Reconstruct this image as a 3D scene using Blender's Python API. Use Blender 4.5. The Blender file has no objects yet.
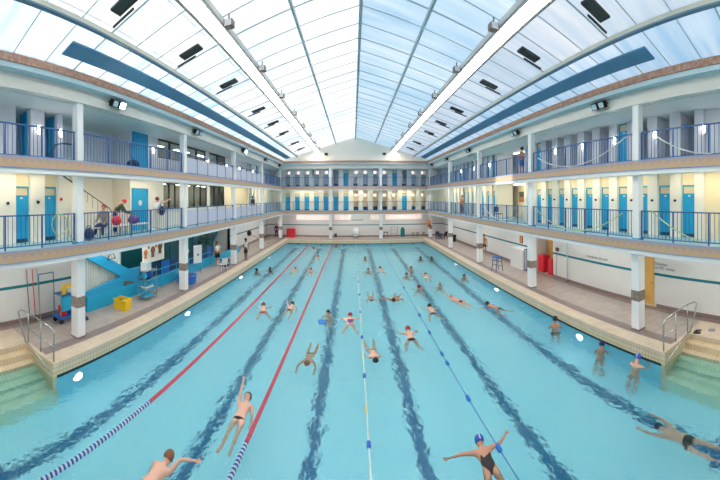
import bpy, math, random
from mathutils import Vector, Matrix
random.seed(7)
PI = math.pi
C = bpy.context.scene.collection

# ------------------------------------------------------------------ camera, world, sun, exposure
F_PX, VPX, VPY, EYE = 312.0, 353.0, 197.0, 4.8
cd = bpy.data.cameras.new('camera'); cam = bpy.data.objects.new('camera', cd); C.objects.link(cam)
cam.location = (0, 0, EYE)
cam.rotation_euler = (PI / 2, 0, 0)
cam.rotation_euler = (Matrix.Rotation(0.004, 4, 'Y') @ Matrix.Rotation(PI / 2, 4, 'X')).to_euler()
cd.type = 'PANO'
cd.panorama_type = 'CENTRAL_CYLINDRICAL'
cd.central_cylindrical_range_u_min = (0 - VPX) / F_PX
cd.central_cylindrical_range_u_max = (720 - VPX) / F_PX
cd.central_cylindrical_range_v_min = -(480 - VPY) / F_PX
cd.central_cylindrical_range_v_max = VPY / F_PX
cd.central_cylindrical_radius = 1.0
cd.clip_start = 0.05; cd.clip_end = 500
sc = bpy.context.scene
sc.camera = cam
sc.view_settings.view_transform = 'Standard'
sc.view_settings.look = 'None'
sc.view_settings.gamma = 1
sc.view_settings.use_curve_mapping = False
sc.view_settings.exposure = 0.36
w = bpy.data.worlds.new('sky'); sc.world = w; w.use_nodes = True
nt = w.node_tree; bg = nt.nodes['Background']
bg.inputs[0].default_value = (0.90, 0.95, 1.0, 1); bg.inputs[1].default_value = 0.98
sun = bpy.data.lights.new('sun', 'SUN'); so = bpy.data.objects.new('sun', sun); C.objects.link(so)
sun.energy = 4.6; sun.angle = math.radians(1.0); sun.color = (1.0, 0.88, 0.70)
so.location = (-12, 20, 20)
SUN_DIR = Vector((1.0, .12, -.285)).normalized()          # low sun from the left, through a gap cut in the roof glazing
so.rotation_euler = SUN_DIR.to_track_quat('-Z', 'Y').to_euler()
cy = sc.cycles
cy.max_bounces = 10; cy.diffuse_bounces = 5; cy.transmission_bounces = 8; cy.glossy_bounces = 4
cy.sample_clamp_indirect = 12.0
CX = 0.3

# ------------------------------------------------------------------ materials
def new_mat(name):
    m = bpy.data.materials.new(name); m.use_nodes = True
    t = m.node_tree; b = t.nodes['Principled BSDF']
    return m, t, b
def noise(t, scale, detail=2, vec=None, rough=.5):
    n = t.nodes.new('ShaderNodeTexNoise'); n.inputs['Scale'].default_value = scale; n.inputs['Detail'].default_value = detail
    n.inputs['Roughness'].default_value = rough
    if vec is not None: t.links.new(vec, n.inputs['Vector'])
    return n.outputs['Fac']
def pos(t):
    return t.nodes.new('ShaderNodeNewGeometry').outputs['Position']
def sepxyz(t, v):
    s = t.nodes.new('ShaderNodeSeparateXYZ'); t.links.new(v, s.inputs[0]); return s.outputs
def mth(t, op, a, b=None, clamp=False):
    n = t.nodes.new('ShaderNodeMath'); n.operation = op; n.use_clamp = clamp
    for i, x in enumerate((a, b)):
        if x is None: continue
        if isinstance(x, (int, float)): n.inputs[i].default_value = x
        else: t.links.new(x, n.inputs[i])
    return n.outputs[0]
def mixc(t, f, a, b):
    n = t.nodes.new('ShaderNodeMix'); n.data_type = 'RGBA'
    for i, x in ((0, f), (6, a), (7, b)):
        if isinstance(x, (int, float)): n.inputs[i].default_value = x
        elif isinstance(x, tuple): n.inputs[i].default_value = (*x[:3], 1)
        else: t.links.new(x, n.inputs[i])
    return n.outputs[2]
def maprange(t, v, a, b, c=0., d=1.):
    n = t.nodes.new('ShaderNodeMapRange'); t.links.new(v, n.inputs[0])
    for i, x in enumerate((a, b, c, d)): n.inputs[i + 1].default_value = x
    return n.outputs[0]
def mapping(t, v, scale=(1, 1, 1), rot=(0, 0, 0)):
    n = t.nodes.new('ShaderNodeMapping'); t.links.new(v, n.inputs[0]); n.inputs['Scale'].default_value = scale; n.inputs['Rotation'].default_value = rot
    return n.outputs[0]
def lines(t, coord, period, frac):
    f = mth(t, 'FRACT', mth(t, 'DIVIDE', coord, period))
    return mth(t, 'LESS_THAN', f, frac)
def srgb(r, g, b):
    return tuple(((c / 255 + .055) / 1.055) ** 2.4 if c > 10 else c / 255 / 12.92 for c in (r, g, b))
def plain(name, rgb, rough=.5, metal=0., var=.06, scale=3.0, emit=0., spec=None):
    m, t, b = new_mat(name)
    if var > 0:
        f = noise(t, scale, 3, pos(t))
        c0 = tuple(max(0, c * (1 - var)) for c in rgb); c1 = tuple(min(1, c * (1 + var)) for c in rgb)
        t.links.new(mixc(t, f, c0, c1), b.inputs['Base Color'])
    else:
        b.inputs['Base Color'].default_value = (*rgb, 1)
    b.inputs['Roughness'].default_value = rough; b.inputs['Metallic'].default_value = metal
    if spec is not None: b.inputs['Specular IOR Level'].default_value = spec
    if emit:
        b.inputs['Emission Color'].default_value = (*rgb, 1); b.inputs['Emission Strength'].default_value = emit
    return m
M = {}
def mk(k, *a, **kw): M[k] = plain(k, *a, **kw)
mk('white', srgb(240, 240, 240), .45, var=.03)
mk('wall', srgb(232, 230, 228), .55, var=.04, scale=1.2)
mk('cream', srgb(250, 232, 196), .6, var=.05, scale=1.0)
mk('creamwhite', srgb(246, 240, 228), .6, var=.03)
mk('lilac', srgb(226, 226, 234), .6, var=.06)
mk('panel', srgb(200, 203, 220), .6)
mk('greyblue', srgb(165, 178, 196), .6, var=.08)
mk('ceil', srgb(225, 228, 225), .7, var=.04)
mk('galfloor', srgb(140, 185, 200), .4, var=.08)
mk('edgeblue', srgb(190, 215, 225), .5, var=.04)
mk('door', srgb(35, 168, 220), .4, var=.08, scale=1.5)
mk('doorframe', srgb(60, 175, 205), .4, var=.05)
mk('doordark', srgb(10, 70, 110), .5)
mk('frosted', srgb(235, 215, 180), .3)
mk('rail', srgb(54, 100, 160), .35, .2)
mk('raildark', srgb(60, 70, 95), .35, .4)
mk('steel', srgb(190, 200, 200), .22, .9)
mk('black', srgb(22, 22, 26), .5)
mk('darkgrey', srgb(62, 66, 66), .6)
mk('grey', srgb(150, 150, 150), .6)
mk('teal', srgb(0, 125, 135), .5)
mk('stripe', srgb(0, 128, 140), .5, var=.02)
mk('brownbase', srgb(150, 125, 120), .5)
mk('ply', srgb(222, 172, 92), .5, var=.15, scale=2.)
mk('red', srgb(225, 40, 60), .5)
mk('yellow', srgb(245, 200, 20), .5)
mk('blue', srgb(20, 110, 200), .5)
mk('cyan', srgb(30, 180, 225), .5)
mk('darkblue', srgb(25, 55, 120), .5)
mk('navy', srgb(30, 40, 80), .6)
mk('green', srgb(40, 130, 100), .5)
mk('orange', srgb(220, 130, 60), .5)
mk('brown', srgb(130, 85, 60), .6)
mk('purple', srgb(110, 50, 120), .6)
mk('pink', srgb(225, 120, 160), .6)
mk('ropewhite', srgb(225, 228, 220), .5)
mk('hosegreen', srgb(185, 205, 150), .5)
mk('skin', srgb(222, 172, 150), .5, var=.05)
mk('skin_tan', srgb(196, 140, 112), .5, var=.05)
mk('skin_dark', srgb(120, 80, 60), .5, var=.05)
mk('hair', srgb(45, 35, 30), .6)
mk('hairred', srgb(160, 45, 40), .6)
mk('olive', srgb(75, 80, 60), .7)
mk('greyknit', srgb(150, 145, 130), .8)
mk('beam', srgb(225, 222, 215), .4, var=.04)
mk('trussblue', srgb(95, 135, 160), .4, var=.08)
mk('trusstop', srgb(215, 215, 200), .4)
mk('gutter', srgb(95, 152, 190), .5, var=.2, scale=.7)  # blue-grey of the silhouette strips added under the roof glass
mk('rafter', srgb(185, 200, 208), .5)
mk('ropered', srgb(215, 84, 104), .5)
mk('ropeblue', srgb(40, 90, 190), .5)
mk('glow', (1, .95, .86), .5, var=0, emit=12.0)
mk('warmglow', (1, .87, .66), .5, var=0, emit=13.0)
mk('coolglow', (1, .97, .92), .5, var=0, emit=11.0)
mk('sconce', (1, .98, .95), .5, var=0, emit=22.0)
mk('floodglow', (1, .95, .85), .5, var=0, emit=60.0)
mk('poollamp', (.85, .97, 1.0), .5, var=0, emit=10.0)
mk('whiteglow', (1, .97, .93), .5, var=0, emit=1.0)
mk('pinkglow', (1, .74, .66), .5, var=0, emit=.45)
mk('signgrey', srgb(90, 100, 105), .5)

# window glass with darker room behind
m, t, b = new_mat('window_glass'); M['glass'] = m
b.inputs['Base Color'].default_value = (.9, .97, .95, 1); b.inputs['Transmission Weight'].default_value = 1.0
b.inputs['Roughness'].default_value = .02; b.inputs['IOR'].default_value = 1.2

def band_mat(name, z0, z1, per=.30):
    m, t, b = new_mat(name)
    x, y, z = sepxyz(t, pos(t))
    s = mth(t, 'ADD', x, y)
    fr = mth(t, 'FRACT', mth(t, 'DIVIDE', s, per))
    tri = mth(t, 'MULTIPLY', mth(t, 'ABSOLUTE', mth(t, 'SUBTRACT', fr, .5)), 2.0)
    h = maprange(t, z, z0, z1)
    a = mth(t, 'LESS_THAN', mth(t, 'ADD', mth(t, 'MULTIPLY', tri, .32), .40), h)
    n = noise(t, 22, 2, pos(t))
    tan = mixc(t, n, srgb(212, 180, 146), srgb(194, 158, 126))
    pk = mixc(t, n, srgb(192, 168, 156), srgb(176, 150, 140))
    c = mixc(t, a, tan, pk)
    edge = mth(t, 'ADD', mth(t, 'LESS_THAN', h, .10), mth(t, 'GREATER_THAN', h, .86), True)
    c = mixc(t, edge, c, srgb(150, 160, 190))
    t.links.new(c, b.inputs['Base Color']); b.inputs['Roughness'].default_value = .45
    return m
M['band1'] = band_mat('mosaic_band_lower', 2.90, 3.27)
M['band2'] = band_mat('mosaic_band_upper', 5.68, 6.04)
m, t, b = new_mat('brown_rim'); M['rim'] = m
n = noise(t, 9, 4, pos(t), .7)
t.links.new(mixc(t, maprange(t, n, .35, .65), srgb(205, 165, 145), srgb(165, 120, 100)), b.inputs['Base Color']); b.inputs['Roughness'].default_value = .7
m, t, b = new_mat('column_mosaic'); M['colband'] = m
x, y, z = sepxyz(t, pos(t)); n = noise(t, 14, 3, pos(t), .7)
t.links.new(mixc(t, maprange(t, n, .4, .6), srgb(165, 150, 135), srgb(128, 112, 108)), b.inputs['Base Color']); b.inputs['Roughness'].default_value = .5

def tile_mat(name, ca, cb, grout, px, py, pz, gw=.07, rough=.4, nscale=2.5):
    """grid of tiles; a period of None leaves that axis out"""
    m, t, b = new_mat(name); P = sepxyz(t, pos(t)); g = None
    for c, p in zip(P, (px, py, pz)):
        if p is None: continue
        l = lines(t, c, p, gw); g = l if g is None else mth(t, 'MAXIMUM', g, l)
    n = noise(t, nscale, 3, pos(t), .6)
    c = mixc(t, maprange(t, n, .3, .7), ca, cb)
    t.links.new(mixc(t, g, c, grout), b.inputs['Base Color']); b.inputs['Roughness'].default_value = rough
    return m
M['deck'] = tile_mat('deck_tiles', srgb(190, 176, 165), srgb(168, 155, 146), srgb(160, 148, 140), .3, .3, None, .05, .35)
M['deckdark'] = tile_mat('deck_dark_tiles', srgb(150, 132, 126), srgb(138, 120, 115), srgb(128, 112, 108), .3, .3, None, .06, .35)
M['coping'] = tile_mat('coping_tiles', srgb(226, 205, 180), srgb(208, 188, 165), srgb(190, 165, 142), .12, .12, None, .08, .5)
M['copeface'] = tile_mat('coping_face_tiles', srgb(232, 214, 182), srgb(218, 198, 164), srgb(188, 158, 122), None, .12, .14, .12, .4)
M['copefacex'] = tile_mat('coping_end_tiles', srgb(232, 214, 182), srgb(218, 198, 164), srgb(188, 158, 122), .12, None, .14, .12, .4)
M['stepgreen'] = tile_mat('step_tiles_wet', srgb(232, 238, 212), srgb(205, 226, 198), srgb(170, 205, 180), .12, .12, None, .1, .4)
M['stepdry'] = tile_mat('step_tiles', srgb(230, 210, 178), srgb(212, 190, 158), srgb(188, 160, 128), .12, .12, None, .1, .45)
M['farpool'] = tile_mat('pool_wall_tiles', srgb(150, 228, 248), srgb(128, 216, 242), srgb(110, 200, 228), None, None, .1, .1, .4)
M['poolfloor'] = tile_mat('pool_floor_tiles', srgb(190, 242, 252), srgb(168, 234, 250), srgb(155, 224, 242), .12, .12, None, .08, .4, 5.0)
M['poolline'] = tile_mat('pool_lane_line_tiles', srgb(0, 112, 160), srgb(0, 98, 148), srgb(0, 120, 168), .1, .1, None, .06, .4)
mk('gutterdark', srgb(22, 34, 44), .5)

# water: clear, rippled
m, t, b = new_mat('water'); M['water'] = m
out = t.nodes['Material Output']; t.nodes.remove(b)
g = t.nodes.new('ShaderNodeBsdfGlass'); g.inputs['IOR'].default_value = 1.33; g.inputs['Roughness'].default_value = .0
g.inputs['Color'].default_value = (.84, .985, 1.0, 1)
p = pos(t)
n1 = noise(t, 2.6, 2, mapping(t, p, (1, .8, 1)), .55); n2 = noise(t, 9.0, 3, p, .6)
hgt = mth(t, 'ADD', n1, mth(t, 'MULTIPLY', n2, .30))
bp = t.nodes.new('ShaderNodeBump'); bp.inputs['Strength'].default_value = 1.0; bp.inputs['Distance'].default_value = .075
t.links.new(hgt, bp.inputs['Height']); t.links.new(bp.outputs[0], g.inputs['Normal'])
t.links.new(g.outputs[0], out.inputs['Surface'])

# translucent roof glazing, dusty streaks down the slope
def roof_mat(name, tint, bluish):
    m, t, b = new_mat(name); out = t.nodes['Material Output']; t.nodes.remove(b)
    p = pos(t)
    n = noise(t, 1.0, 4, mapping(t, p, (.35, 3.4, .35)), .6)
    big = noise(t, .16, 2, p, .5)
    f = mth(t, 'ADD', maprange(t, n, .32, .68, 0, .62), maprange(t, big, .35, .65, 0, .38), True)
    c = mixc(t, f, bluish, tint)
    tr = t.nodes.new('ShaderNodeBsdfTranslucent'); t.links.new(c, tr.inputs[0])
    df = t.nodes.new('ShaderNodeBsdfDiffuse'); df.inputs[0].default_value = (.8, .85, .9, 1)
    mx = t.nodes.new('ShaderNodeMixShader'); mx.inputs[0].default_value = .12
    t.links.new(tr.outputs[0], mx.inputs[1]); t.links.new(df.outputs[0], mx.inputs[2]); t.links.new(mx.outputs[0], out.inputs['Surface'])
    return m
M['roofmid'] = roof_mat('roof_glazing_white', (.98, .97, .97), (.66, .75, .84))
M['roofright'] = roof_mat('roof_glazing_blue', (.96, .99, 1.0), (.62, .79, .91))
M['roofedge'] = roof_mat('roof_glazing_edge', (.98, .99, 1.0), (.58, .74, .87))

# ------------------------------------------------------------------ mesh helpers
class MB:
    def __init__(s): s.v = []; s.f = []; s.m = []; s.mats = []
    def mi(s, k):
        if k not in s.mats: s.mats.append(k)
        return s.mats.index(k)
    def add(s, vs, fs, k):
        o = len(s.v); i = s.mi(k); s.v += [tuple(v) for v in vs]; s.f += [tuple(o + a for a in f) for f in fs]; s.m += [i] * len(fs); return s
    def hexa(s, p, k):
        return s.add(p, [(0, 3, 2, 1), (4, 5, 6, 7), (0, 1, 5, 4), (1, 2, 6, 5), (2, 3, 7, 6), (3, 0, 4, 7)], k)
    def box(s, x0, x1, y0, y1, z0, z1, k):
        if x0 > x1: x0, x1 = x1, x0
        if y0 > y1: y0, y1 = y1, y0
        return s.hexa([(x0, y0, z0), (x1, y0, z0), (x1, y1, z0), (x0, y1, z0), (x0, y0, z1), (x1, y0, z1), (x1, y1, z1), (x0, y1, z1)], k)
    def quad(s, a, b, c, d, k): return s.add([a, b, c, d], [(0, 1, 2, 3)], k)
    def tube(s, pts, r, k, n=8, cap=True, rs=None):
        P = [Vector(p) for p in pts]; N = len(P); rings = []
        T = [(P[min(i + 1, N - 1)] - P[max(i - 1, 0)]).normalized() for i in range(N)]
        up = Vector((0, 0, 1)) if abs(T[0].z) < .9 else Vector((1, 0, 0))
        u = T[0].cross(up).normalized(); vs = []
        for i in range(N):
            u = (u - T[i] * u.dot(T[i])).normalized(); w_ = T[i].cross(u)
            rr = rs[i] if rs else r
            vs += [P[i] + (u * math.cos(2 * PI * j / n) + w_ * math.sin(2 * PI * j / n)) * rr for j in range(n)]
        fs = [(i * n + j, i * n + (j + 1) % n, (i + 1) * n + (j + 1) % n, (i + 1) * n + j) for i in range(N - 1) for j in range(n)]
        if cap: fs += [tuple(reversed(range(n))), tuple((N - 1) * n + j for j in range(n))]
        return s.add(vs, fs, k)
    def lathe(s, prof, c, k, n=16, axis='z'):
        vs = []; fs = []
        for (r, h) in prof:
            for j in range(n):
                a = 2 * PI * j / n; q = (r * math.cos(a), r * math.sin(a), h)
                if axis == 'y': q = (q[0], q[2], q[1])
                if axis == 'x': q = (q[2], q[0], q[1])
                vs.append((c[0] + q[0], c[1] + q[1], c[2] + q[2]))
        for i in range(len(prof) - 1):
            for j in range(n): fs.append((i * n + j, i * n + (j + 1) % n, (i + 1) * n + (j + 1) % n, (i + 1) * n + j))
        fs += [tuple(reversed(range(n))), tuple((len(prof) - 1) * n + j for j in range(n))]
        return s.add(vs, fs, k)
    def ell(s, c, r, k, n=12, m=8, z0=-1., M3=None):
        """ellipsoid, from height fraction z0 up; M3 turns it"""
        vs = []; fs = []; t0 = math.asin(max(-1, z0))
        for i in range(m + 1):
            t = t0 + (PI / 2 - t0) * i / m
            for j in range(n):
                a = 2 * PI * j / n; q = Vector((r[0] * math.cos(t) * math.cos(a), r[1] * math.cos(t) * math.sin(a), r[2] * math.sin(t)))
                if M3: q = M3 @ q
                vs.append(Vector(c) + q)
        for i in range(m):
            for j in range(n): fs.append((i * n + j, i * n + (j + 1) % n, (i + 1) * n + (j + 1) % n, (i + 1) * n + j))
        fs.append(tuple(reversed(range(n))))
        return s.add(vs, fs, k)
    def prism(s, poly, d, k):
        """polygon (3-D points) pushed along d"""
        n = len(poly); d = Vector(d); vs = [Vector(p) for p in poly] + [Vector(p) + d for p in poly]
        return s.add(vs, [tuple(reversed(range(n))), tuple(range(n, 2 * n))] + [(i, (i + 1) % n, n + (i + 1) % n, n + i) for i in range(n)], k)
    def build(s, name, parent=None, loc=None, rotz=0, smooth=False, bevel=0.):
        me = bpy.data.meshes.new(name); me.from_pydata(s.v, [], s.f)
        for k in s.mats: me.materials.append(M[k])
        me.polygons.foreach_set('material_index', s.m)
        if smooth: me.polygons.foreach_set('use_smooth', [True] * len(s.f))
        me.update()
        o = bpy.data.objects.new(name, me); C.objects.link(o)
        if parent is not None: o.parent = parent
        if loc is not None: o.location = loc
        o.rotation_euler = (0, 0, rotz)
        if bevel:
            b = o.modifiers.new('bevel', 'BEVEL'); b.width = bevel; b.segments = 2; b.limit_method = 'ANGLE'
        return o
def tag(o, label, cat, group=None, kind=None):
    if label: o['label'] = label
    if cat: o['category'] = cat
    if group: o['group'] = group
    if kind: o['kind'] = kind
    return o
def thing(name, label, cat, loc=(0, 0, 0), rotz=0, group=None, kind=None):
    o = bpy.data.objects.new(name, None); o.empty_display_size = .1; C.objects.link(o)
    o.location = loc; o.rotation_euler = (0, 0, rotz)
    return tag(o, label, cat, group, kind)
KIDS = {}
def kids(o):
    return [c for c in C.objects if c.parent == o]
def dup(src, loc, rotz, label, group=None, tree=None):
    """copy a thing, its parts and sub-parts"""
    if tree is None: tree = snapshot(src)
    def rec(node, parent):
        o, ch = node; c = o.copy(); C.objects.link(c)
        if parent is not None: c.parent = parent
        for x in ch: rec(x, c)
        return c
    r = rec(tree, None); r.location = loc; r.rotation_euler = (0, 0, rotz); r['label'] = label
    if group: r['group'] = group
    return r
def snapshot(src):
    al = list(C.objects)
    def rec(o): return (o, [rec(c) for c in al if c.parent == o])
    return rec(src)
ORD = ['first', 'second', 'third', 'fourth', 'fifth', 'sixth', 'seventh', 'eighth', 'ninth', 'tenth', 'eleventh', 'twelfth', 'thirteenth',
       'fourteenth', 'fifteenth', 'sixteenth', 'seventeenth', 'eighteenth', 'nineteenth', 'twentieth', 'twenty-first', 'twenty-second', 'twenty-third', 'twenty-fourth',
       'twenty-fifth', 'twenty-sixth', 'twenty-seventh', 'twenty-eighth', 'twenty-ninth', 'thirtieth']

# ------------------------------------------------------------------ pool and deck
YN, YF = -0.9, 34.5            # near and far waterline
XL, XR = -7.40, 8.0
ZW = -0.42; ZB = -1.78
WL, WR, WF = -10.6, 11.15, 37.6
YBACK = -4.5
SF = 5.15                       # flank wall of the corner steps
SL, SR = -8.96, 9.56            # top nosing of the corner steps
# deck: floor with strips
d = MB()
def deck_side(x_edge, x_wall, sgn, s_top):
    a = x_edge; b_ = x_edge + sgn * .58; c_ = x_edge + sgn * .98; e_ = x_wall - sgn * .38
    for (p, q, k) in ((a, b_, 'coping'), (b_, c_, 'deckdark'), (c_, e_, 'deck'), (e_, x_wall, 'deckdark')):
        if min(p, q) < -50: continue
        d.box(p, q, SF + .14, WF, -.12, 0, k)
    for (p, q, k) in ((s_top, e_, 'coping'), (e_, x_wall, 'deckdark')):
        d.box(p, q, YBACK, SF + .14, -.12, 0, k)
deck_side(XL, WL, -1, SL); deck_side(XR, WR, 1, SR)
d.box(XL, XR, YF, YF + .62, -.12, 0, 'coping'); d.box(XL, XR, YF + .62, YF + 1.0, -.12, 0, 'deckdark'); d.box(XL, XR, YF + 1.0, WF, -.12, 0, 'deck')
d.box(SL, SR, YBACK, YN, -.12, 0, 'coping')
o = d.build('floor'); tag(o, 'beige tiled pool deck with darker tile strips along columns and walls', 'floor', kind='structure')
# coping face and gutter
c = MB()
c.box(XL - .25, XL, SF + .14, YF + .25, -.36, -.12, 'copeface'); c.box(XR, XR + .25, SF + .14, YF + .25, -.36, -.12, 'copeface')
c.box(XL, XR, YF, YF + .25, -.36, -.12, 'copefacex'); c.box(SL, SR, YN - .25, YN, -.36, -.12, 'copefacex')
c.box(XL - .25, XL - .002, SF + .14, YF + .25, -.47, -.36, 'gutterdark'); c.box(XR + .002, XR + .25, SF + .14, YF + .25, -.47, -.36, 'gutterdark')
c.box(XL, XR, YF + .002, YF + .25, -.47, -.36, 'gutterdark'); c.box(SL, SR, YN - .25, YN - .002, -.47, -.36, 'gutterdark')
o = c.build('trim_1'); tag(o, 'pool coping with small beige upright tiles over a dark overflow gutter', 'pool edge', kind='structure')
# basin
p = MB()
LANE = [-6.12, -3.55, -.98, 1.59, 4.16, 6.73]
p.box(SL - .3, SR + .3, YN - .25, YF + .25, ZB - .2, ZB, 'poolfloor')
p.box(XL - .25, XL, SF + .143, YF + .25, ZB, -.47, 'farpool'); p.box(XR, XR + .25, SF + .143, YF + .25, ZB, -.47, 'farpool')
p.box(XL, XR, YF, YF + .25, ZB, -.47, 'farpool'); p.box(SL, SR, YN - .25, YN, ZB, -.47, 'farpool')
for x in LANE:
    p.box(x - .15, x + .15, YN + 3.6, YF - 1.6, ZB, ZB + .004, 'poolline')
    p.box(x - .42, x + .42, YN + 3.6, YN + 3.86, ZB + .004, ZB + .006, 'poolline'); p.box(x - .42, x + .42, YF - 1.86, YF - 1.6, ZB + .004, ZB + .006, 'poolline')
    p.box(x - .10, x + .10, YF - .006, YF, -1.2, -.47, 'poolline')
o = p.build('floor_pool_basin'); tag(o, 'pale cyan tiled pool basin with six dark blue lane lines', 'pool', kind='structure')
# corner steps
def steps(sgn, xt, xe, name, label):
    s = MB(); n = 7; z = 0; x = xt
    run = (abs(xt - xe)) / 6
    s.box(xt, xe, SF, SF + .14, ZB, -.04, 'copefacex'); s.box(xt, xe, SF, SF + .14, -.04, 0, 'coping')   # flank wall
    for i in range(1, n):
        x0 = xt - sgn * run * (i - 1); z1 = -.195 * i
        s.box(x0, x0 - sgn * run, YN, SF, ZB, z1, 'stepdry' if i < 3 else 'stepgreen')
    s.box(xt, xt + sgn * .3, YN - .25, SF, ZB, -.121, 'copeface')
    o = s.build(name); tag(o, label, 'steps', kind='structure'); return o
steps(-1, SL, XL, 'floor_steps', 'beige tiled corner steps going down into the water on the left, under a steel rail')
steps(1, SR, XR, 'floor_steps.001', 'beige tiled corner steps going down into the water on the right, beside black sandals')
# water
wt = MB(); wt.add([(SL, YN, ZW), (SR, YN, ZW), (SR, SF, ZW), (XR, SF, ZW), (XR, YF, ZW), (XL, YF, ZW), (XL, SF, ZW), (SL, SF, ZW)], [tuple(range(8))], 'water')
o = wt.build('water'); tag(o, 'clear rippled turquoise water filling the swimming pool', 'water', kind='structure')

# underwater lamps
ul = thing('underwater_lamp', 'x', 'lamp', (XL, 6.05, -.86), -PI / 2, 'round underwater lamps in the pool side walls')
MB().lathe([(.17, 0), (.19, .02), (.19, .05), (.15, .05)], (0, 0, 0), 'steel', 20, 'y').build('rim', ul)
MB().lathe([(.001, .055), (.155, .055), (.155, .06), (.001, .07)], (0, 0, 0), 'poollamp', 20, 'y').build('lens', ul)
tr = snapshot(ul)
lampspots = [(XL, y, -PI / 2, 'left') for y in (6.05, 12.5, 19.5, 26.6)] + [(XR, y, PI / 2, 'right') for y in (9.0, 16.1, 23.2)]
for i, (x, y, rz, nm) in enumerate(lampspots):
    lb = 'round glowing lamp under water in the %s pool wall, %s from the corner steps' % (nm, ORD[i if nm == 'left' else i - 4])
    if i == 0: ul['label'] = lb
    else: dup(ul, (x, y, -.86), rz, lb, tree=tr)

# ------------------------------------------------------------------ walls
def st(o, label, cat='wall'): return tag(o, label, cat, kind='structure')
G1, G2 = 3.2, 6.0          # gallery floors
SOF0, SOF1, SOF2 = 2.95, 5.75, 8.02
# ground floor walls
m = MB(); m.box(WL - .2, WL, YBACK, 8.6, 0, SOF0, 'wall'); m.box(WL - .2, WL, 25.3, WF + .2, 0, SOF0, 'wall')
m.box(WL, WL + .006, YBACK, 8.6, 1.32, 1.43, 'stripe'); m.box(WL, WL + .006, 25.3, WF, 1.32, 1.43, 'teal')
m.box(WL - 2.6, WL - 2.4, 8.4, 25.5, 0, SOF0, 'wall'); m.box(WL - 2.6, WL, 8.4, 8.6, 0, SOF0, 'wall'); m.box(WL - 2.6, WL, 25.3, 25.5, 0, SOF0, 'wall')
st(m.build('wall_left'), 'white left ground-floor wall with a teal stripe')
m = MB(); m.box(WL - 2.6, WL, 8.4, 25.5, -.12, 0, 'deck'); st(m.build('floor_stair_bay'), 'grey floor of the stair bay behind the left columns', 'floor')
RY0, RY1 = 14.95, 17.0      # recess on the right
m = MB()
for (a, b_) in ((YBACK, 7.72), (8.30, RY0), (RY1, WF + .2)): m.box(WR, WR + .2, a, b_, 0, SOF0, 'wall'); m.box(WR - .006, WR, a, min(b_, WF), 1.36, 1.47, 'stripe')
m.box(WR, WR + .2, 7.72, 8.30, 2.12, SOF0, 'wall')
m.box(WR + 1.6, WR + 1.8, RY0 - .2, RY1 + .2, 0, SOF0, 'cream'); m.box(WR + .2, WR + 1.6, RY0 - .2, RY0, 0, SOF0, 'wall'); m.box(WR + .2, WR + 1.6, RY1, RY1 + .2, 0, SOF0, 'wall')
st(m.build('wall_right'), 'white right ground-floor wall with a teal stripe and lettering')
m = MB(); m.box(WR, WR + 1.8, RY0 - .2, RY1 + .2, -.12, 0, 'deck'); st(m.build('floor_recess'), 'grey floor of the equipment recess in the right wall', 'floor')
m = MB(); m.box(WL - .2, WR + .2, WF, WF + .2, 0, 3.0, 'wall'); m.box(WL, WR, WF - .006, WF, 1.38, 1.48, 'stripe')
m.box(WL, WR, WF - .005, WF, 0, .16, 'brownbase')
st(m.build('wall_far'), 'white far ground-floor wall with a teal stripe')
for nm, x0, x1, ya, yb in (('baseboard_left', WL, WL + .02, YBACK, 8.4), ('baseboard_left.001', WL, WL + .02, 25.6, WF - .01), ('baseboard_right', WR - .02, WR, 8.32, RY0 - .02), ('baseboard_right.001', WR - .02, WR, YBACK, 7.6), ('baseboard_right.002', WR - .02, WR, RY1 + .02, WF - .01)):
    m = MB(); m.box(x0, x1, ya, yb, 0, .14, 'brownbase')
    lbs = {'baseboard_left': 'brown tile skirting under the poles on the near left wall', 'baseboard_left.001': 'brown tile skirting on the left wall beyond the stair bay', 'baseboard_right': 'brown tile skirting on the right wall between plywood door and recess',
           'baseboard_right.001': 'brown tile skirting on the right wall nearest the viewer', 'baseboard_right.002': 'brown tile skirting on the right wall beyond the recess'}
    st(m.build(nm), lbs[nm], 'baseboard')
m = MB(); m.box(WL - 3, WR + 3, YBACK - .2, YBACK, -2, 9.1, 'wall'); st(m.build('wall_near'), 'plain white end wall behind the viewer')
# far clerestory windows under the gallery
wi = thing('window_1', 'long row of frosted pinkish panes high on the far wall, left of the centre', 'window', (0, WF - .03, 2.2), 0, kind='structure')
def clerestory(name, label, x0, x1, n):
    w_ = thing(name, label, 'window', ((x0 + x1) / 2, WF - .03, 2.08), 0, kind='structure'); h = (x1 - x0) / 2; f = MB()
    f.box(-h - .05, h + .05, -.02, .02, -.05, 0, 'white'); f.box(-h - .05, h + .05, -.02, .02, .58, .63, 'white')
    for i in range(n + 1):
        x = -h + 2 * h * i / n; f.box(x - .04, x + .04, -.02, .02, 0, .58, 'white')
    f.build('window_frame', w_); g_ = MB(); g_.box(-h, h, 0, .015, 0, .58, 'pinkglow'); g_.build('glass_pane', w_)
bpy.data.objects.remove(wi)
clerestory('window_1', 'long row of frosted pinkish panes high on the far wall above the red mat', -6.9, -2.8, 7)
clerestory('window_2', 'short pair of frosted pinkish panes high on the far wall, left of the white notice', -2.3, -.2, 3)
clerestory('window_3', 'short pair of frosted pinkish panes high on the far wall, right of the white notice', 2.1, 3.4, 2)
clerestory('window_4', 'long row of frosted pinkish panes high on the far wall above the benches', 3.9, 8.4, 7)

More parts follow.
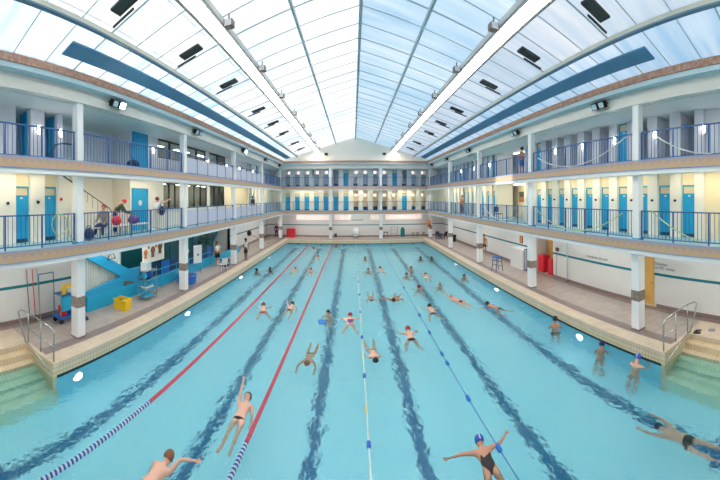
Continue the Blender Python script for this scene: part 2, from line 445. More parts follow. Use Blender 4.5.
# gallery slabs: floor, edge band, edge beam, soffit
EL, ER, EF = -7.95, 8.55, 35.05
DL, DR, DF = -9.8, 10.6, 37.3
def slab(name, zf, zs, bandk, label):
    b0, b1 = (2.90, 3.27) if bandk == 'band1' else (5.68, 6.04)
    s = MB()
    for (xe, xo, sg) in ((EL, WL - 1.2, 1), (ER, WR + 1.2, -1)):
        s.box(xo, xe - sg * .1, YBACK, WF + 1.2, zs, zf, 'galfloor')
        s.box(xe - sg * .1, xe, YBACK, EF + .1, b0, b1, bandk)
        s.box(xe - sg * .32, xe - sg * .04, YBACK, EF + .1, b0 - .14, b0, 'white')
    s.box(EL - .1, ER + .1, EF + .1, WF + 1.2, zs, zf, 'edgeblue'); s.box(EL - .1, ER + .1, EF, EF + .1, b0, b1, bandk); s.box(EL - .32, ER + .32, EF + .04, EF + .32, b0 - .14, b0, 'white')
    # ceiling paint below
    for (x0, x1) in ((WL - 1.2, EL - .32), (ER + .32, WR + 1.2)): s.box(x0, x1, YBACK, WF + 1.2, zs - .02, zs, 'ceil')
    s.box(EL - .32, ER + .32, EF + .32, WF + 1.2, zs - .02, zs, 'ceil')
    return tag(s.build(name), label, 'gallery floor', kind='structure')
slab('floor_gallery', G1, SOF0, 'band1', 'lower gallery floor slab edged with a zigzag mosaic band')
slab('floor_gallery.001', G2, SOF1, 'band2', 'upper gallery floor slab edged with a zigzag mosaic band')
# upper beam, eave rim, ceiling of the upper gallery
s = MB()
for (xe, xo, sg) in ((EL, WL - 1.2, 1), (ER, WR + 1.2, -1)):
    s.box(xe - sg * .45, xe - sg * .2, YBACK, EF + .3, 8.05, 8.5, 'beam')
    s.box(xe - sg * .40, xe + sg * .12, YBACK, EF + .1, 8.5, 8.66, 'edgeblue')
    s.box(xe - sg * .42, xe + sg * .16, YBACK, EF, 8.66, 8.90, 'rim')
    s.box(xo, xe - sg * .45, YBACK, WF + 1.2, SOF2, SOF2 + .12, 'ceil')
s.box(EL - .45, ER + .45, EF + .2, EF + .45, 8.05, 8.5, 'beam'); s.box(EL - .4, ER + .4, EF - .12, EF + .4, 8.5, 8.66, 'edgeblue'); s.box(EL - .42, ER + .42, EF - .16, EF + .42, 8.66, 8.90, 'rim')
s.box(EL - .45, ER + .45, EF + .45, WF + 1.2, SOF2, SOF2 + .12, 'ceil')
tag(s.build('trim_2'), 'cream upper gallery beam with rough brown eave rim all round', 'beam', kind='structure')
# gable wall on the far side, upstands
SLP = .297; RZ = 11.55
def rz(half): return RZ - SLP * half
m = MB()
m.prism([(EL - .4, EF + .1, 8.9), (ER + .4, EF + .1, 8.9), (ER + .4, EF + .1, rz(ER + .4 - CX)), (CX, EF + .1, RZ), (EL - .4, EF + .1, rz(CX - EL + .4))], (0, .3, 0), 'creamwhite')
st(m.build('wall_gable'), 'cream triangular gable wall under the far end of the glass roof')
m = MB(); m.prism([(EL - .4, YBACK, 8.9), (ER + .4, YBACK, 8.9), (ER + .4, YBACK, rz(ER + .4 - CX)), (CX, YBACK, RZ), (EL - .4, YBACK, rz(CX - EL + .4))], (0, -.2, 0), 'creamwhite')
st(m.build('wall_gable.001'), 'cream triangular gable wall behind the viewer')
m = MB()
for (xe, sg) in ((EL, 1), (ER, -1)): m.box(xe - sg * .42, xe - sg * .3, YBACK, EF + .1, 8.9, rz(8.25) + .06, 'white')
st(m.build('trim_3'), 'white upstand carrying the eaves of the glass roof', 'trim')

# roof glazing: strips between the purlins, a gap cut in the left slope lets the sun in
EDGE = 8.62
def roofpanel(mb, sg, h0, h1, y0, y1, k, th=.03):
    a = [(CX + sg * h0, y0, rz(h0)), (CX + sg * h1, y0, rz(h1)), (CX + sg * h1, y1, rz(h1)), (CX + sg * h0, y1, rz(h0))]
    if sg < 0: a = [a[1], a[0], a[3], a[2]]
    mb.hexa(a + [(p[0], p[1], p[2] + th) for p in a], k)
YR0, YR1 = YBACK, EF + .2
SUNY0, SUNY1, SUNH0, SUNH1 = 15.9, 18.1, 6.7, 8.3
ro = MB()
roofpanel(ro, -1, 0, 4.95, YR0, YR1, 'roofmid'); roofpanel(ro, -1, 4.95, 6.45, YR0, 13.6, 'roofmid'); roofpanel(ro, -1, 4.95, 6.45, 15.7, YR1, 'roofmid'); roofpanel(ro, -1, 6.45, 6.62, YR0, YR1, 'roofmid')
roofpanel(ro, -1, 6.62, EDGE, YR0, YR1, 'roofedge')
st(ro.build('ceiling_left'), 'sloping translucent glass roof, left of the ridge', 'roof')
ro = MB(); roofpanel(ro, 1, 0, 4.6, YR0, YR1, 'roofright'); roofpanel(ro, 1, 4.6, 6.62, YR0, YR1, 'roofmid'); roofpanel(ro, 1, 6.62, EDGE, YR0, YR1, 'roofedge')
st(ro.build('ceiling_right'), 'sloping translucent glass roof, right of the ridge', 'roof')
# glazing bars
gb = MB(); y = -3.61
k = 0
while y < EF:
    for sg in (-1, 1):
        wd = .010 if k % 3 else .020
        for (h0, h1) in ((0.05, 8.4),):
            a = [(CX + sg * h0, y - wd, rz(h0) - .03), (CX + sg * h1, y - wd, rz(h1) - .03), (CX + sg * h1, y + wd, rz(h1) - .03), (CX + sg * h0, y + wd, rz(h0) - .03)]
            if sg < 0: a = [a[1], a[0], a[3], a[2]]
            gb.hexa(a + [(p[0], p[1], p[2] + .03) for p in a], 'rafter')
    y += 1.12; k += 1
tag(gb.build('trim_4'), 'thin grey glazing bars running down both roof slopes', 'glazing bars', kind='structure')
# ridge and purlins
def purlin(name, half, sg, wd, dp, k, label, k2=None):
    x = CX + sg * half; z = rz(half); b_ = MB()
    b_.box(x - wd / 2, x + wd / 2, YR0 + .02, EF + .08, z - dp, z - .01, k)
    if k2: b_.box(x - wd * .75, x + wd * .75, YR0 + .02, EF + .08, z - dp - .05, z - dp, k2)
    return tag(b_.build(name), label, 'roof beam', kind='structure')
purlin('beam', 0, 1, .12, .22, 'rafter', 'grey ridge beam along the top of the glass roof')
purlin('beam.001', 2.19, -1, .08, .16, 'rafter', 'thin grey purlin between ridge and left light trough')
purlin('beam.002', 2.19, 1, .08, .16, 'rafter', 'thin grey purlin between ridge and right light trough')
purlin('beam.003', 6.62, -1, .09, .15, 'trusstop', 'pale purlin with blue-grey lower flange on the left roof slope', 'trussblue')
purlin('beam.004', 6.62, 1, .09, .15, 'trusstop', 'pale purlin with blue-grey lower flange on the right roof slope', 'trussblue')
# opaque strips added under the glass for a dark silhouette seen through it
for sg, nm, lb in ((-1, 'silhouette_strip', 'long dark blue strip for a silhouette seen through the left glass slope'), (1, 'silhouette_strip.001', 'long dark blue strip for a silhouette seen through the right glass slope')):
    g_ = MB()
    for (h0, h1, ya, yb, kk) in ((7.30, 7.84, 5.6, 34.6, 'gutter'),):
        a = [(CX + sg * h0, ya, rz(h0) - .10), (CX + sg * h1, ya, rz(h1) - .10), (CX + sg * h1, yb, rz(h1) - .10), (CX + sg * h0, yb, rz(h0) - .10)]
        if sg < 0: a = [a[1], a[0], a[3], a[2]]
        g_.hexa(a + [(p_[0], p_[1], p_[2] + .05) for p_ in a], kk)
    tag(g_.build(nm), lb, 'gutter', 'silhouette strips added under the glass roof')
# light troughs
for sg, nm, sd in ((-1, 'light_trough', 'left'), (1, 'light_trough.001', 'right')):
    tt = thing(nm, 'long white box beam with glowing panels under the %s roof slope' % sd, 'light beam', (CX + sg * 4.42, 15, rz(4.42) + .10), 0, 'glowing box beams under the roof')
    h = MB()
    x0, x1 = -.31, .31
    y0, y1 = YBACK - 15 + .05, EF - 15 + .08
    z_in, z_out = (SLP * .34), (-SLP * .34)
    zi = -.12
    x0, x1 = (-.31, .20) if sg > 0 else (-.20, .31)
    h.box(x0, x1, y0, y1, -.30, -.26, 'beam')                 # bottom plate
    h.box(sg * .20, sg * .16, y0, y1, -.38, -.20, 'beam')      # outer cheek
    h.box(-sg * .31, -sg * .27, y0, y1, -.34, -.05, 'beam')
    h.build('housing', tt)
    l = MB(); l.box(-sg * .26, sg * .155, y0 + .05, y1 - .05, -.335, -.301, 'glow'); l.build('glowing_panel', tt)
    yy = y0 + .3; rb = None
    while yy < y1:
        if rb is None: rb = MB().box(x0 + .01, x1 - .01, -.012, .012, -.352, -.336, 'beam').build('rib', tt)
        else: rb = rb.copy(); C.objects.link(rb)
        rb.location = (0, yy, 0); yy += .56
    o_ = MB(); o_.box(sg * .25, sg * .202, y0, y1, -.40, -.32, 'grey'); o_.build('cable_tray', tt)
# trough spotlights
sp = None
for sg, sd in ((-1, 'left'), (1, 'right')):
    for i in range(8):
        y = 8.7 + 3.5 * i
        lb = 'small boxy spotlight beside the %s roof light beam, %s from the viewer' % (sd, ORD[i])
        L_ = (CX + sg * 3.93, y, rz(3.93) - .32)
        if sp is None:
            sp = thing('spotlight', lb, 'spotlight', L_, 0, 'spotlights along the roof light beams')
            MB().box(-.14, .14, -.10, .14, -.12, .10, 'brownbase').build('lamp_housing', sp, bevel=.02); MB().box(-.02, .02, -.02, .02, .10, .30, 'grey').build('bracket', sp)
            MB().box(-.11, .11, -.108, -.10, -.10, .08, 'white').build('lens', sp); tr = snapshot(sp)
        else: dup(sp, L_, 0, lb, tree=tr)
# roof vents
vt = None
for sg, sd in ((-1, 'left'), (1, 'right')):
    for i, y in enumerate((5.99, 9.35, 12.7, 17.1, 20.4, 23.7, 28.3, 31.8)):
        lb = 'dark square-cut roof vent in the %s glass slope, %s from the viewer' % (sd, ORD[i]); L_ = (CX + sg * 5.62, y, rz(5.62) - .09)
        if vt is None or (sg == 1 and i == 0):
            vt = thing('roof_vent', lb, 'vent', L_, 0, 'dark vents in the glass roof')
            q = MB(); a = [(-.37, -.19, sg * SLP * .37), (.37, -.19, -sg * SLP * .37), (.37, .19, -sg * SLP * .37), (-.37, .19, sg * SLP * .37)]
            q.hexa([(p_[0], p_[1], p_[2] - .0) for p_ in a] + [(p_[0], p_[1], p_[2] + .06) for p_ in a], 'darkgrey'); q.build('vent_box', vt)
            q = MB(); a = [(-.37 * 1.0, .26, sg * SLP * .37), (.37, .26, -sg * SLP * .37), (.37, .31, -sg * SLP * .37), (-.37, .31, sg * SLP * .37)]
            q.hexa([(p_[0] - (.35 if sg < 0 else -.35), p_[1], p_[2] - .03 - .104) for p_ in a] + [(p_[0] - (.35 if sg < 0 else -.35), p_[1], p_[2] + .02 - .104) for p_ in a], 'darkgrey'); q.build('opening_arm', vt); tr = snapshot(vt)
        else: dup(vt, L_, 0, lb, tree=tr)

# ------------------------------------------------------------------ columns
CY = [6.9, 13.85, 20.8, 27.7]
def column_mesh():
    b_ = MB(); b_.box(-.175, .175, -.175, .175, 0, 2.78, 'white'); b_.box(-.14, .14, -.14, .14, G1 + .001, 5.56, 'white'); b_.box(-.16, .16, -.16, .16, G1, G1 + .10, 'doorframe')
    b_.box(-.14, .14, -.14, .14, G2 + .001, 8.06, 'white'); b_.box(-.185, .185, -.185, .185, 0, .06, 'brownbase'); return b_
col0 = column_mesh().build('column', None, (EL - .42, 6.9, 0), bevel=.012); MB().box(-.18, .18, -.18, .18, 1.05, 1.42, 'colband').build('tile_band', col0)
tag(col0, 'x', 'column', 'square white columns round the pool', 'structure')
ctree = snapshot(col0); first = True
cols = []
for i, y in enumerate([0.0] + CY + [35.35]):
    for sd, x in (('left', EL - .42), ('right', ER + .38)):
        nm = 'nearest' if i == 1 else 'second' if i == 2 else 'third' if i == 3 else 'fourth' if i == 4 else 'corner' if i == 5 else 'hidden near'
        cols.append((x, y, 'square white column on the %s side, %s' % (sd, {0: 'beside the viewer', 1: 'nearest the viewer', 2: 'second from the viewer', 3: 'third from the viewer', 4: 'fourth from the viewer', 5: 'at the far corner'}[i])))
cols += [(-2.55, 35.35, 'square white column on the far side, left of centre'), (3.15, 35.35, 'square white column on the far side, right of centre')]
for (x, y, lb) in cols:
    if first and y == 6.9: col0['label'] = lb; first = False
    else: dup(col0, (x, y, 0), 0, lb, tree=ctree)

# ------------------------------------------------------------------ gallery door walls and cabins
FR = {'R': lambda u, w_, z: (DR + w_, u, z), 'L': lambda u, w_, z: (DL - w_, u, z), 'F': lambda u, w_, z: (u, DF + w_, z)}
ROT = {'R': -PI / 2, 'L': PI / 2, 'F': 0}
def tbox(mb, fr, u0, u1, w0, w1, z0, z1, k):
    a = FR[fr](u0, w0, z0); b_ = FR[fr](u1, w1, z1); mb.box(a[0], b_[0], a[1], b_[1], a[2], b_[2], k)
OW = .30
# door templates (local: x along wall, front towards -y)
def door_tmpl(state, bench=True):
    o = thing('door_1', 'x', 'door', kind='structure')
    f = MB(); f.box(-OW, -OW + .04, -.02, .06, 0, 2.02, 'doorframe'); f.box(OW - .04, OW, -.02, .06, 0, 2.02, 'doorframe'); f.box(-OW, OW, -.02, .06, 1.96, 2.02, 'doorframe'); f.box(-OW, OW, -.02, .06, 1.66, 1.70, 'doorframe')
    f.build('door_frame', o)
    tp = MB(); tp.box(-OW + .04, OW - .04, .02, .03, 1.70, 1.96, 'frosted'); tp.build('transom_pane', o)
    l = MB(); l.box(-OW + .04, OW - .04, 0, .04, .14, 1.66, 'door')
    for (a, b_) in ((.25, .85), (.95, 1.55)): l.box(-OW + .10, OW - .10, -.008, 0, a, b_, 'door')
    l.box(-OW + .04, OW - .04, .01, .035, .02, .14, 'doordark')  # dark kickplate strip, coloured for the shadow gap at the foot
    lf = l.build('door_leaf', o)
    h = MB(); h.lathe([(.022, -.06), (.022, 0)], (OW - .09, 0, .95), 'black', 8, 'y'); h.build('knob', lf)
    MB().box(-.04, .04, -.012, 0, 1.57, 1.63, 'white').build('number_plate', lf)
    if state == 'ajar':
        lf.location = (0, 0, 0)
    return o, snapshot(o)
dn = [0]
DT = {}
def place_door(state, fr, u, z, label):
    dn[0] += 1
    L_ = FR[fr](u, 0, z)
    if state not in DT:
        DT[state] = door_tmpl(state); o = DT[state][0]; o.location = L_; o.rotation_euler = (0, 0, ROT[fr]); o['label'] = label
    else: o = dup(DT[state][0], L_, ROT[fr], label, tree=DT[state][1])
    o['kind'] = 'structure'; o['category'] = 'door'; o.name = 'door_%d' % dn[0]
    return o
def cabins(fr, centers, zf, zc, states, wk, who, side0, u_lo, u_hi):
    """piers between cabins, backs, lintels; states: c closed, o open, a ajar"""
    m = MB(); rc = MB()
    ed = [u_lo] + [x for c in centers for x in (c - OW, c + OW)] + [u_hi]
    for i in range(0, len(ed), 2):
        if ed[i + 1] - ed[i] > .01: tbox(m, fr, ed[i], ed[i + 1], -.16, 1.15, zf, zc, wk[0])
    nclosed = nopen = 0
    for c, s_ in zip(centers, states):
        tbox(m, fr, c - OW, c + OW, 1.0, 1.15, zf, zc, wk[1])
        if s_ == 'c':
            tbox(m, fr, c - OW, c + OW, .0, .06, zf + 2.02, zc, wk[1])
            place_door('closed', fr, c, zf, 'closed blue cabin door on the %s, %s from the %s' % (who, ORD[nclosed], side0)); nclosed += 1
        else:
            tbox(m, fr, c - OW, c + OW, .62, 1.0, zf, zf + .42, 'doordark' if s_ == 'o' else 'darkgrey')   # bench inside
            if s_ == 'a':   # open leaf swung inwards along the partition
                tbox(m, fr, c + OW - .05, c + OW - .01, .05, .56, zf + .05, zf + 1.95, 'door')
            if s_ == 'g':
                tbox(m, fr, c - OW + .02, c + OW - .02, .02, .05, zf + .3, zf + 1.5, 'greyblue')
            if s_ in 'og' and fr == 'F' or s_ == 'w':
                tbox(m, fr, c - .14, c + .14, .9, 1.0, zf + 1.68, zf + 1.95, 'whiteglow')
    return m
# right lower
R1 = [5.69 - 1.087 * 3 + 1.087 * k for k in range(14)]        # to 16.56
R2 = [21.6 + 1.087 * k for k in range(12)]
# left part: near R ends
def fillwall(m, fr, u0, u1, zf, zc, k, w0=0.0): tbox(m, fr, u0, u1, w0, w0 + .15, zf, zc, k)
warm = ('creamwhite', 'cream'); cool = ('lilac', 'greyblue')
# lower right: from the photo the doors at y 5.69 .. 15.5 closed; a plain recess nearer than 5.1
rc = [c for c in R1 if c > 5.4 and c < 16.9]
m = cabins('R', rc, G1, SOF1 - .02, 'c' * len(rc), warm, 'lower right gallery', 'viewer', rc[0] - OW - .38, 17.1)
m.box(DR, DR + .15, YBACK, rc[0] - OW - .38, G1, SOF1 - .02, 'cream')
m.box(DR + 1.6, DR + 1.75, 17.1, 20.9, G1, SOF1 - .02, 'cream')
st(m.build('wall_right_lower_gallery'), 'cream piers between the near cabins of the lower right gallery and the lobby wall')
m = cabins('R', R2, G1, SOF1 - .02, 'cccocccoccco', warm, 'lower right gallery beyond the lobby', 'lobby', 20.9, WF)
st(m.build('wall_right_lower_gallery_far'), 'cream piers between the cabins of the lower right gallery beyond the lobby')
# upper right: open recesses, one blue door
st_ = ['o'] * len(rc)
for i, c_ in enumerate(rc):
    if abs(c_ - 8.95) < .4: st_[i] = 'c'
    if c_ > 14.5: st_[i] = 'c'
m = cabins('R', rc, G2, SOF2, st_, ('lilac', 'greyblue'), 'upper right gallery', 'viewer', rc[0] - OW - .38, 17.1)
m.box(DR, DR + .15, YBACK, rc[0] - OW - .38, G2, SOF2, 'lilac'); m.box(DR + 1.6, DR + 1.75, 17.1, 20.9, G2, SOF2, 'lilac')
st(m.build('wall_right_upper_gallery'), 'pale lilac piers between the near open cabins of the upper right gallery')
m = cabins('R', R2, G2, SOF2, 'ccoccocccccc', cool, 'upper right gallery beyond the lobby', 'lobby', 20.9, WF)
st(m.build('wall_right_upper_gallery_far'), 'pale lilac piers between the cabins of the upper right gallery beyond the lobby')
# left
lc = [4.20, 5.45, 6.66]; L2 = [28.3 + 1.087 * k for k in range(8)]
m = cabins('L', lc, G1, SOF1 - .02, 'ccc', warm, 'lower left gallery', 'viewer', 3.5, 7.2)
m.box(DL - .15, DL, YBACK, 3.5, G1, SOF1 - .02, 'cream')
m.box(DL - 1.35, DL - 1.2, 7.2, 11.3, G1, SOF1 - .02, 'creamwhite'); m.box(DL - 1.35, DL, 11.3, 11.42, G1, SOF1 - .02, 'creamwhite')
m.box(DL - .15, DL, 12.72, 14.1, G1, SOF1 - .02, 'creamwhite'); m.box(DL - .15, DL, 11.42, 12.72, G1 + 2.08, SOF1 - .02, 'creamwhite')
m.box(DL - .15, DL, 14.1, 22.6, G1, G1 + .95, 'creamwhite'); m.box(DL - .15, DL, 14.1, 22.6, G1 + 2.45, SOF1 - .02, 'creamwhite'); m.box(DL - .15, DL, 22.6, 27.75, G1, SOF1 - .02, 'cream')
m.box(DL - 2.0, DL - 1.9, 13.8, 22.8, G1, SOF1, 'greyknit')
st(m.build('wall_left_lower_gallery'), 'cream wall of the lower left gallery with near cabins, stair bay and long windows')
m = cabins('L', L2, G1, SOF1 - .02, 'ccoccoco', warm, 'lower left gallery beyond the windows', 'long windows', 27.75, WF)
st(m.build('wall_left_lower_gallery_far'), 'cream piers between the far cabins of the lower left gallery')
m = cabins('L', lc, G2, SOF2, 'aaa', ('lilac', 'greyblue'), 'upper left gallery', 'viewer', 3.5, 7.2)
m.box(DL - .15, DL, YBACK, 3.5, G2, SOF2, 'lilac')
m.box(DL - 1.35, DL - 1.2, 7.2, 11.3, G2, SOF2, 'lilac'); m.box(DL - 1.35, DL, 11.3, 11.42, G2, SOF2, 'lilac')
m.box(DL - .15, DL, 12.72, 13.5, G2, SOF2, 'lilac'); m.box(DL - .15, DL, 11.42, 12.72, G2 + 2.0, SOF2, 'lilac')
m.box(DL - .15, DL, 13.5, 22.8, G2, G2 + .95, 'lilac'); m.box(DL - .15, DL, 13.5, 22.8, G2 + 2.0, SOF2, 'lilac'); m.box(DL - .15, DL, 22.8, 27.75, G2, SOF2, 'lilac')
m.box(DL - 2.0, DL - 1.9, 13.3, 23.0, G2, SOF2, 'greyknit')
st(m.build('wall_left_upper_gallery'), 'pale lilac wall of the upper left gallery with near cabins and long windows')
m = cabins('L', L2, G2, SOF2, 'ccccoccc', cool, 'upper left gallery beyond the windows', 'long windows', 27.75, WF)
st(m.build('wall_left_upper_gallery_far'), 'pale lilac piers between the far cabins of the upper left gallery')
# far
def Xf(px): return math.tan((px - VPX) / F_PX) * DF
FC = [Xf(p_) for p_ in (288, 297.5, 307, 316.6, 326, 336, 346)]; FM = [Xf(356)]; FD = [Xf(p_) for p_ in (365.5, 375.4, 385, 394.6, 404.2, 413.8, 423.5)]
m = cabins('F', FC + FM + FD, G1, SOF1 - .02, 'ccccccc' + 'o' + 'oooocoo', warm, 'far lower gallery', 'left corner', WL - 1, WR + 1)
st(m.build('wall_far_lower_gallery'), 'cream piers between the cabins of the far lower gallery')
m = cabins('F', FC + FM + FD, G2, SOF2, 'gggggac' + 'o' + 'gggcagg', ('white', 'lilac'), 'far upper gallery', 'left corner', WL - 1, WR + 1)
st(m.build('wall_far_upper_gallery'), 'pale lilac piers between the cabins of the far upper gallery')
# thin posts in the centre of the far upper gallery
for dx, lb in ((-.14, 'left'), (.14, 'right')):
    tag(MB().box(.42 + dx - .04, .42 + dx + .04, EF + .35, EF + .43, G2, 8.05, 'white').build('post'), 'thin white post at the middle of the far upper gallery, %s of the pair' % lb, 'post', 'thin post pair of the far upper gallery')
# wide blue doors on the left galleries
for z, lb, nm in ((G1, 'wide blue door with a round white sign on the lower left gallery', 'lower'), (G2, 'wide blue door standing out from the wall on the upper left gallery', 'upper')):
    dn[0] += 1
    o = thing('door_%d' % dn[0], lb, 'door', (DL, 12.07, z), PI / 2, kind='structure')
    MB().box(-.62, -.56, -.03, .08, 0, 2.06, 'door').box(.56, .62, -.03, .08, 0, 2.06, 'door').box(-.62, .62, -.03, .08, 2.0, 2.06, 'door').build('door_frame', o)
    lf = MB().box(-.56, .56, 0, .05, .03, 2.0, 'door').build('door_leaf', o)
    MB().lathe([(.015, -.05), (.03, -.04), (.03, 0)], (.45, 0, 1.0), 'steel', 10, 'y').build('knob', lf)
    if nm == 'lower': MB().lathe([(.14, -.01), (.14, 0)], (0, 0, 1.35), 'ropewhite', 18, 'y').build('round_sign', lf)
# long windows of the left galleries
wn = [4]
def long_window(y0, y1, z0, z1, n, label, mats='black'):
    wn[0] += 1; o = thing('window_%d' % wn[0], label, 'window', (DL - .07, (y0 + y1) / 2, z0), PI / 2, kind='structure'); h = (y1 - y0) / 2; H = z1 - z0; f = MB()
    f.box(-h, h, -.05, .05, 0, .06, 'darkgrey').box(-h, h, -.05, .05, H - .08, H, 'olive')
    for i in range(n + 1):
        x = -h + 2 * h * i / n; f.box(x - .035, x + .035, -.05, .05, .06, H - .08, 'darkgrey')
    f.build('window_frame', o); MB().box(-h + .03, h - .03, -.006, .006, .06, H - .08, 'glass').build('glass_pane', o)
    s_ = MB(); s_.box(-h - .04, h + .04, -.14, -.04, -.04, 0, 'white'); s_.build('window_sill', o)
long_window(14.1, 16.0, G1 + .95, G1 + 2.45, 3, 'first long window of the lower left gallery, beside the blue door')
long_window(16.8, 19.4, G1 + .95, G1 + 2.45, 3, 'middle long window of the lower left gallery')
long_window(19.8, 22.4, G1 + .95, G1 + 2.45, 3, 'last long window of the lower left gallery')
long_window(13.6, 16.0, G2 + .95, G2 + 2.0, 2, 'first long window of the upper left gallery, beside the blue door')
long_window(16.7, 19.2, G2 + .95, G2 + 2.0, 2, 'middle long window of the upper left gallery')
long_window(19.8, 22.6, G2 + .95, G2 + 2.0, 2, 'last long window of the upper left gallery')
m = MB()
for z0, z1 in ((G1 + .95, G1 + 2.45), (G2 + .95, G2 + 2.0)):
    for a, b_ in ((16.0, 16.8 if z0 < 5 else 16.7), (19.4 if z0 < 5 else 19.2, 19.8), (22.4 if z0 < 5 else 22.6, 22.6 if z0 < 5 else 22.8)):
        m.box(DL - .15, DL, a, b_, z0, z1, 'creamwhite' if z0 < 5 else 'lilac')
m.box(DL - .15, DL, 13.5, 13.6, G2 + .95, G2 + 2.0, 'lilac')
st(m.build('wall_left_window_piers'), 'short wall piers between the long windows of the left galleries')
# wall behind everything, outside closing walls
m = MB()
m.box(WL - 1.35, WL - 1.2, YBACK, WF + 1.2, SOF0, 9.0, 'wall')
m.box(WR + 1.2, WR + 1.35, YBACK, WF + 1.2, SOF0, 9.0, 'wall'); m.box(WL - 1.2, WR + 1.2, WF + 1.2, WF + 1.35, SOF0, 9.0, 'wall')
st(m.build('wall_outer'), 'outer white walls closing the galleries behind the cabins')
#@@PART2@@
# ------------------------------------------------------------------ gallery ceiling lamps, added fill lamps, floodlights
lt = {}
def ceiling_lamp(kind, x, y, z, rot, length, label, grp):
    key = (kind, length)
    if key not in lt:
        o = thing('ceiling_lamp', label, 'lamp', (x, y, z), rot, grp)
        MB().box(-.09, .09, -length / 2, length / 2, -.05, 0, 'white').build('lamp_housing', o); MB().box(-.075, .075, -length / 2 + .03, length / 2 - .03, -.075, -.051, kind).build('diffuser', o)
        lt[key] = (o, snapshot(o))
    else: dup(lt[key][0], (x, y, z), rot, label, grp, tree=lt[key][1])
for y_, z_ in ((15.1, SOF1 - .05), (18.1, SOF1 - .05), (21.1, SOF1 - .05), (14.9, SOF2 - .03), (18.0, SOF2 - .03), (21.2, SOF2 - .03)):  # unseen lamps added to brighten the rooms behind the long windows
    ceiling_lamp('coolglow', DL - 1.2, y_, z_, 0, 1.8, 'added fill lamp in the room behind the %s long window of the %s left gallery' % ({15.1: 'first', 14.9: 'first', 18.1: 'middle', 18.0: 'middle'}.get(y_, 'last'), 'lower' if z_ < 7 else 'upper'), 'fill lamps added in the rooms behind the long windows')
for z_, lv in ((SOF1 - .02, 'lower'), (SOF2, 'upper')):  # lamps added to brighten the lobby walls
    ceiling_lamp('warmglow', DR + .9, 19.0, z_, 0, 2.4, 'added warm fill lamp in the lobby of the %s right gallery' % lv, 'fill lamps added in the lobby')
BAYS = [3.4, 10.4, 17.3, 24.25, 31.3]
for i, y in enumerate(BAYS):
    for sd, sg in (('left', -1), ('right', 1)):
        xd = DL + .75 if sg < 0 else DR - .75
        ceiling_lamp('warmglow', xd, y, SOF1 - .02, 0, 5.8, 'long warm ceiling lamp above the lower %s gallery, %s bay from the viewer' % (sd, ORD[i]), 'lamps of the lower side galleries')
        ceiling_lamp('coolglow', (-9.2 if sg < 0 else 9.9), y, SOF0 - .02, 0, 5.4, 'long added fill lamp over the %s deck walk, %s bay from the viewer' % (sd, ORD[i]), 'fill lamps added over the deck walks')  # added fill, lifts the ground floor under the galleries
for i, x in enumerate((-5.4, .3, 6.0)):
    pl = ('left', 'middle', 'right')[i]
    ceiling_lamp('warmglow', x, DF - .75, SOF1 - .02, PI / 2, 3.6, 'long warm ceiling lamp above the far lower gallery, %s bay' % pl, 'lamps of the far lower gallery')
    ceiling_lamp('coolglow', x, 36.4, SOF0 - .02, PI / 2, 3.6, 'long added fill lamp over the far deck walk, %s bay' % pl, 'fill lamps added over the far deck walk')  # added fill for the far ground floor
# small bright wall lamps on the upper gallery piers
sc0 = None
spots = [('R', y, 'right') for y in (4.96, 7.14, 9.31, 11.49, 13.66, 15.9, 18.6, 22.15, 25.4, 28.7, 32.0)] + [('L', y, 'left') for y in (3.6, 6.05, 7.05, 13.1, 16.35, 19.45, 22.75, 25.6, 28.85, 32.1)]
cnt = {}
for fr, u, sd in spots:
    k = cnt[sd] = cnt.get(sd, -1) + 1
    L_ = FR[fr](u, -.165, G2 + 1.28); lb = 'small bright wall lamp on the upper %s gallery, %s from the %s' % (sd, ORD[k], 'viewer' if sd != 'far' else 'left corner')
    if fr == 'R' and abs(u - 18.6) < .1: L_ = (DR + 1.595, u, G2 + 1.28)
    if fr == 'L' and (u > 7.1 and u < 28): L_ = (DL + .005, u, G2 + 1.28)
    if sc0 is None:
        sc0 = thing('wall_lamp', lb, 'lamp', L_, ROT[fr], 'small wall lamps of the upper galleries')
        MB().box(-.05, .05, -.04, -.001, -.17, .17, 'white').build('back_plate', sc0); MB().box(-.04, .04, -.075, -.041, -.14, .14, 'sconce').build('diffuser', sc0); sct = snapshot(sc0)
    else: dup(sc0, L_, ROT[fr], lb, tree=sct)
# floodlights: pairs of black boxes on the upper beam
fl = {}
def flood(lit, x, y, z, sg, label):
    key = (lit, sg)
    if key not in fl:
        o = thing('floodlight', label, 'floodlight', (x, y, z), 0, 'floodlights on the upper gallery beams')
        MB().box(-.03 * sg, .10 * sg, -.03, .03, -.03, .03, 'darkgrey').box(.0, -.05 * sg, -.34, .34, -.02, .02, 'darkgrey').build('bracket', o)
        for k, dy in enumerate((-.19, .19)):
            R3 = Matrix.Rotation(sg * -.5, 4, 'Y')
            b_ = MB(); b_.box(-.24, -.06, -.15, .15, -.13, .13, 'black'); h = b_.build('lamp_head', o); h.location = (sg * -.03, dy, 0); h.scale = (sg, 1, 1)
            g_ = MB(); g_.box(-.25, -.242, -.12, .12, -.10, .10, 'floodglow' if (lit and k == 1) else 'edgeblue'); g_.build('lens', h)
            h.rotation_euler = (0, sg * -.45, 0)
        fl[key] = (o, snapshot(o))
    else: dup(fl[key][0], (x, y, z), 0, label, tree=fl[key][1])
for i, (y, lit) in enumerate(((8.5, 1), (14.7, 0), (22.0, 1), (28.0, 0), (33.5, 0))):
    flood(lit, EL - .18, y, 8.36, -1, '%s floodlight pair on the left upper beam, %s from the viewer' % ('lit' if lit else 'unlit black', ORD[i]))
for i, y in enumerate((8.5, 15.0, 22.2, 27.9, 33.5)):
    flood(0, ER + .18, y, 8.36, 1, 'unlit black floodlight pair on the right upper beam, %s from the viewer' % ORD[i])

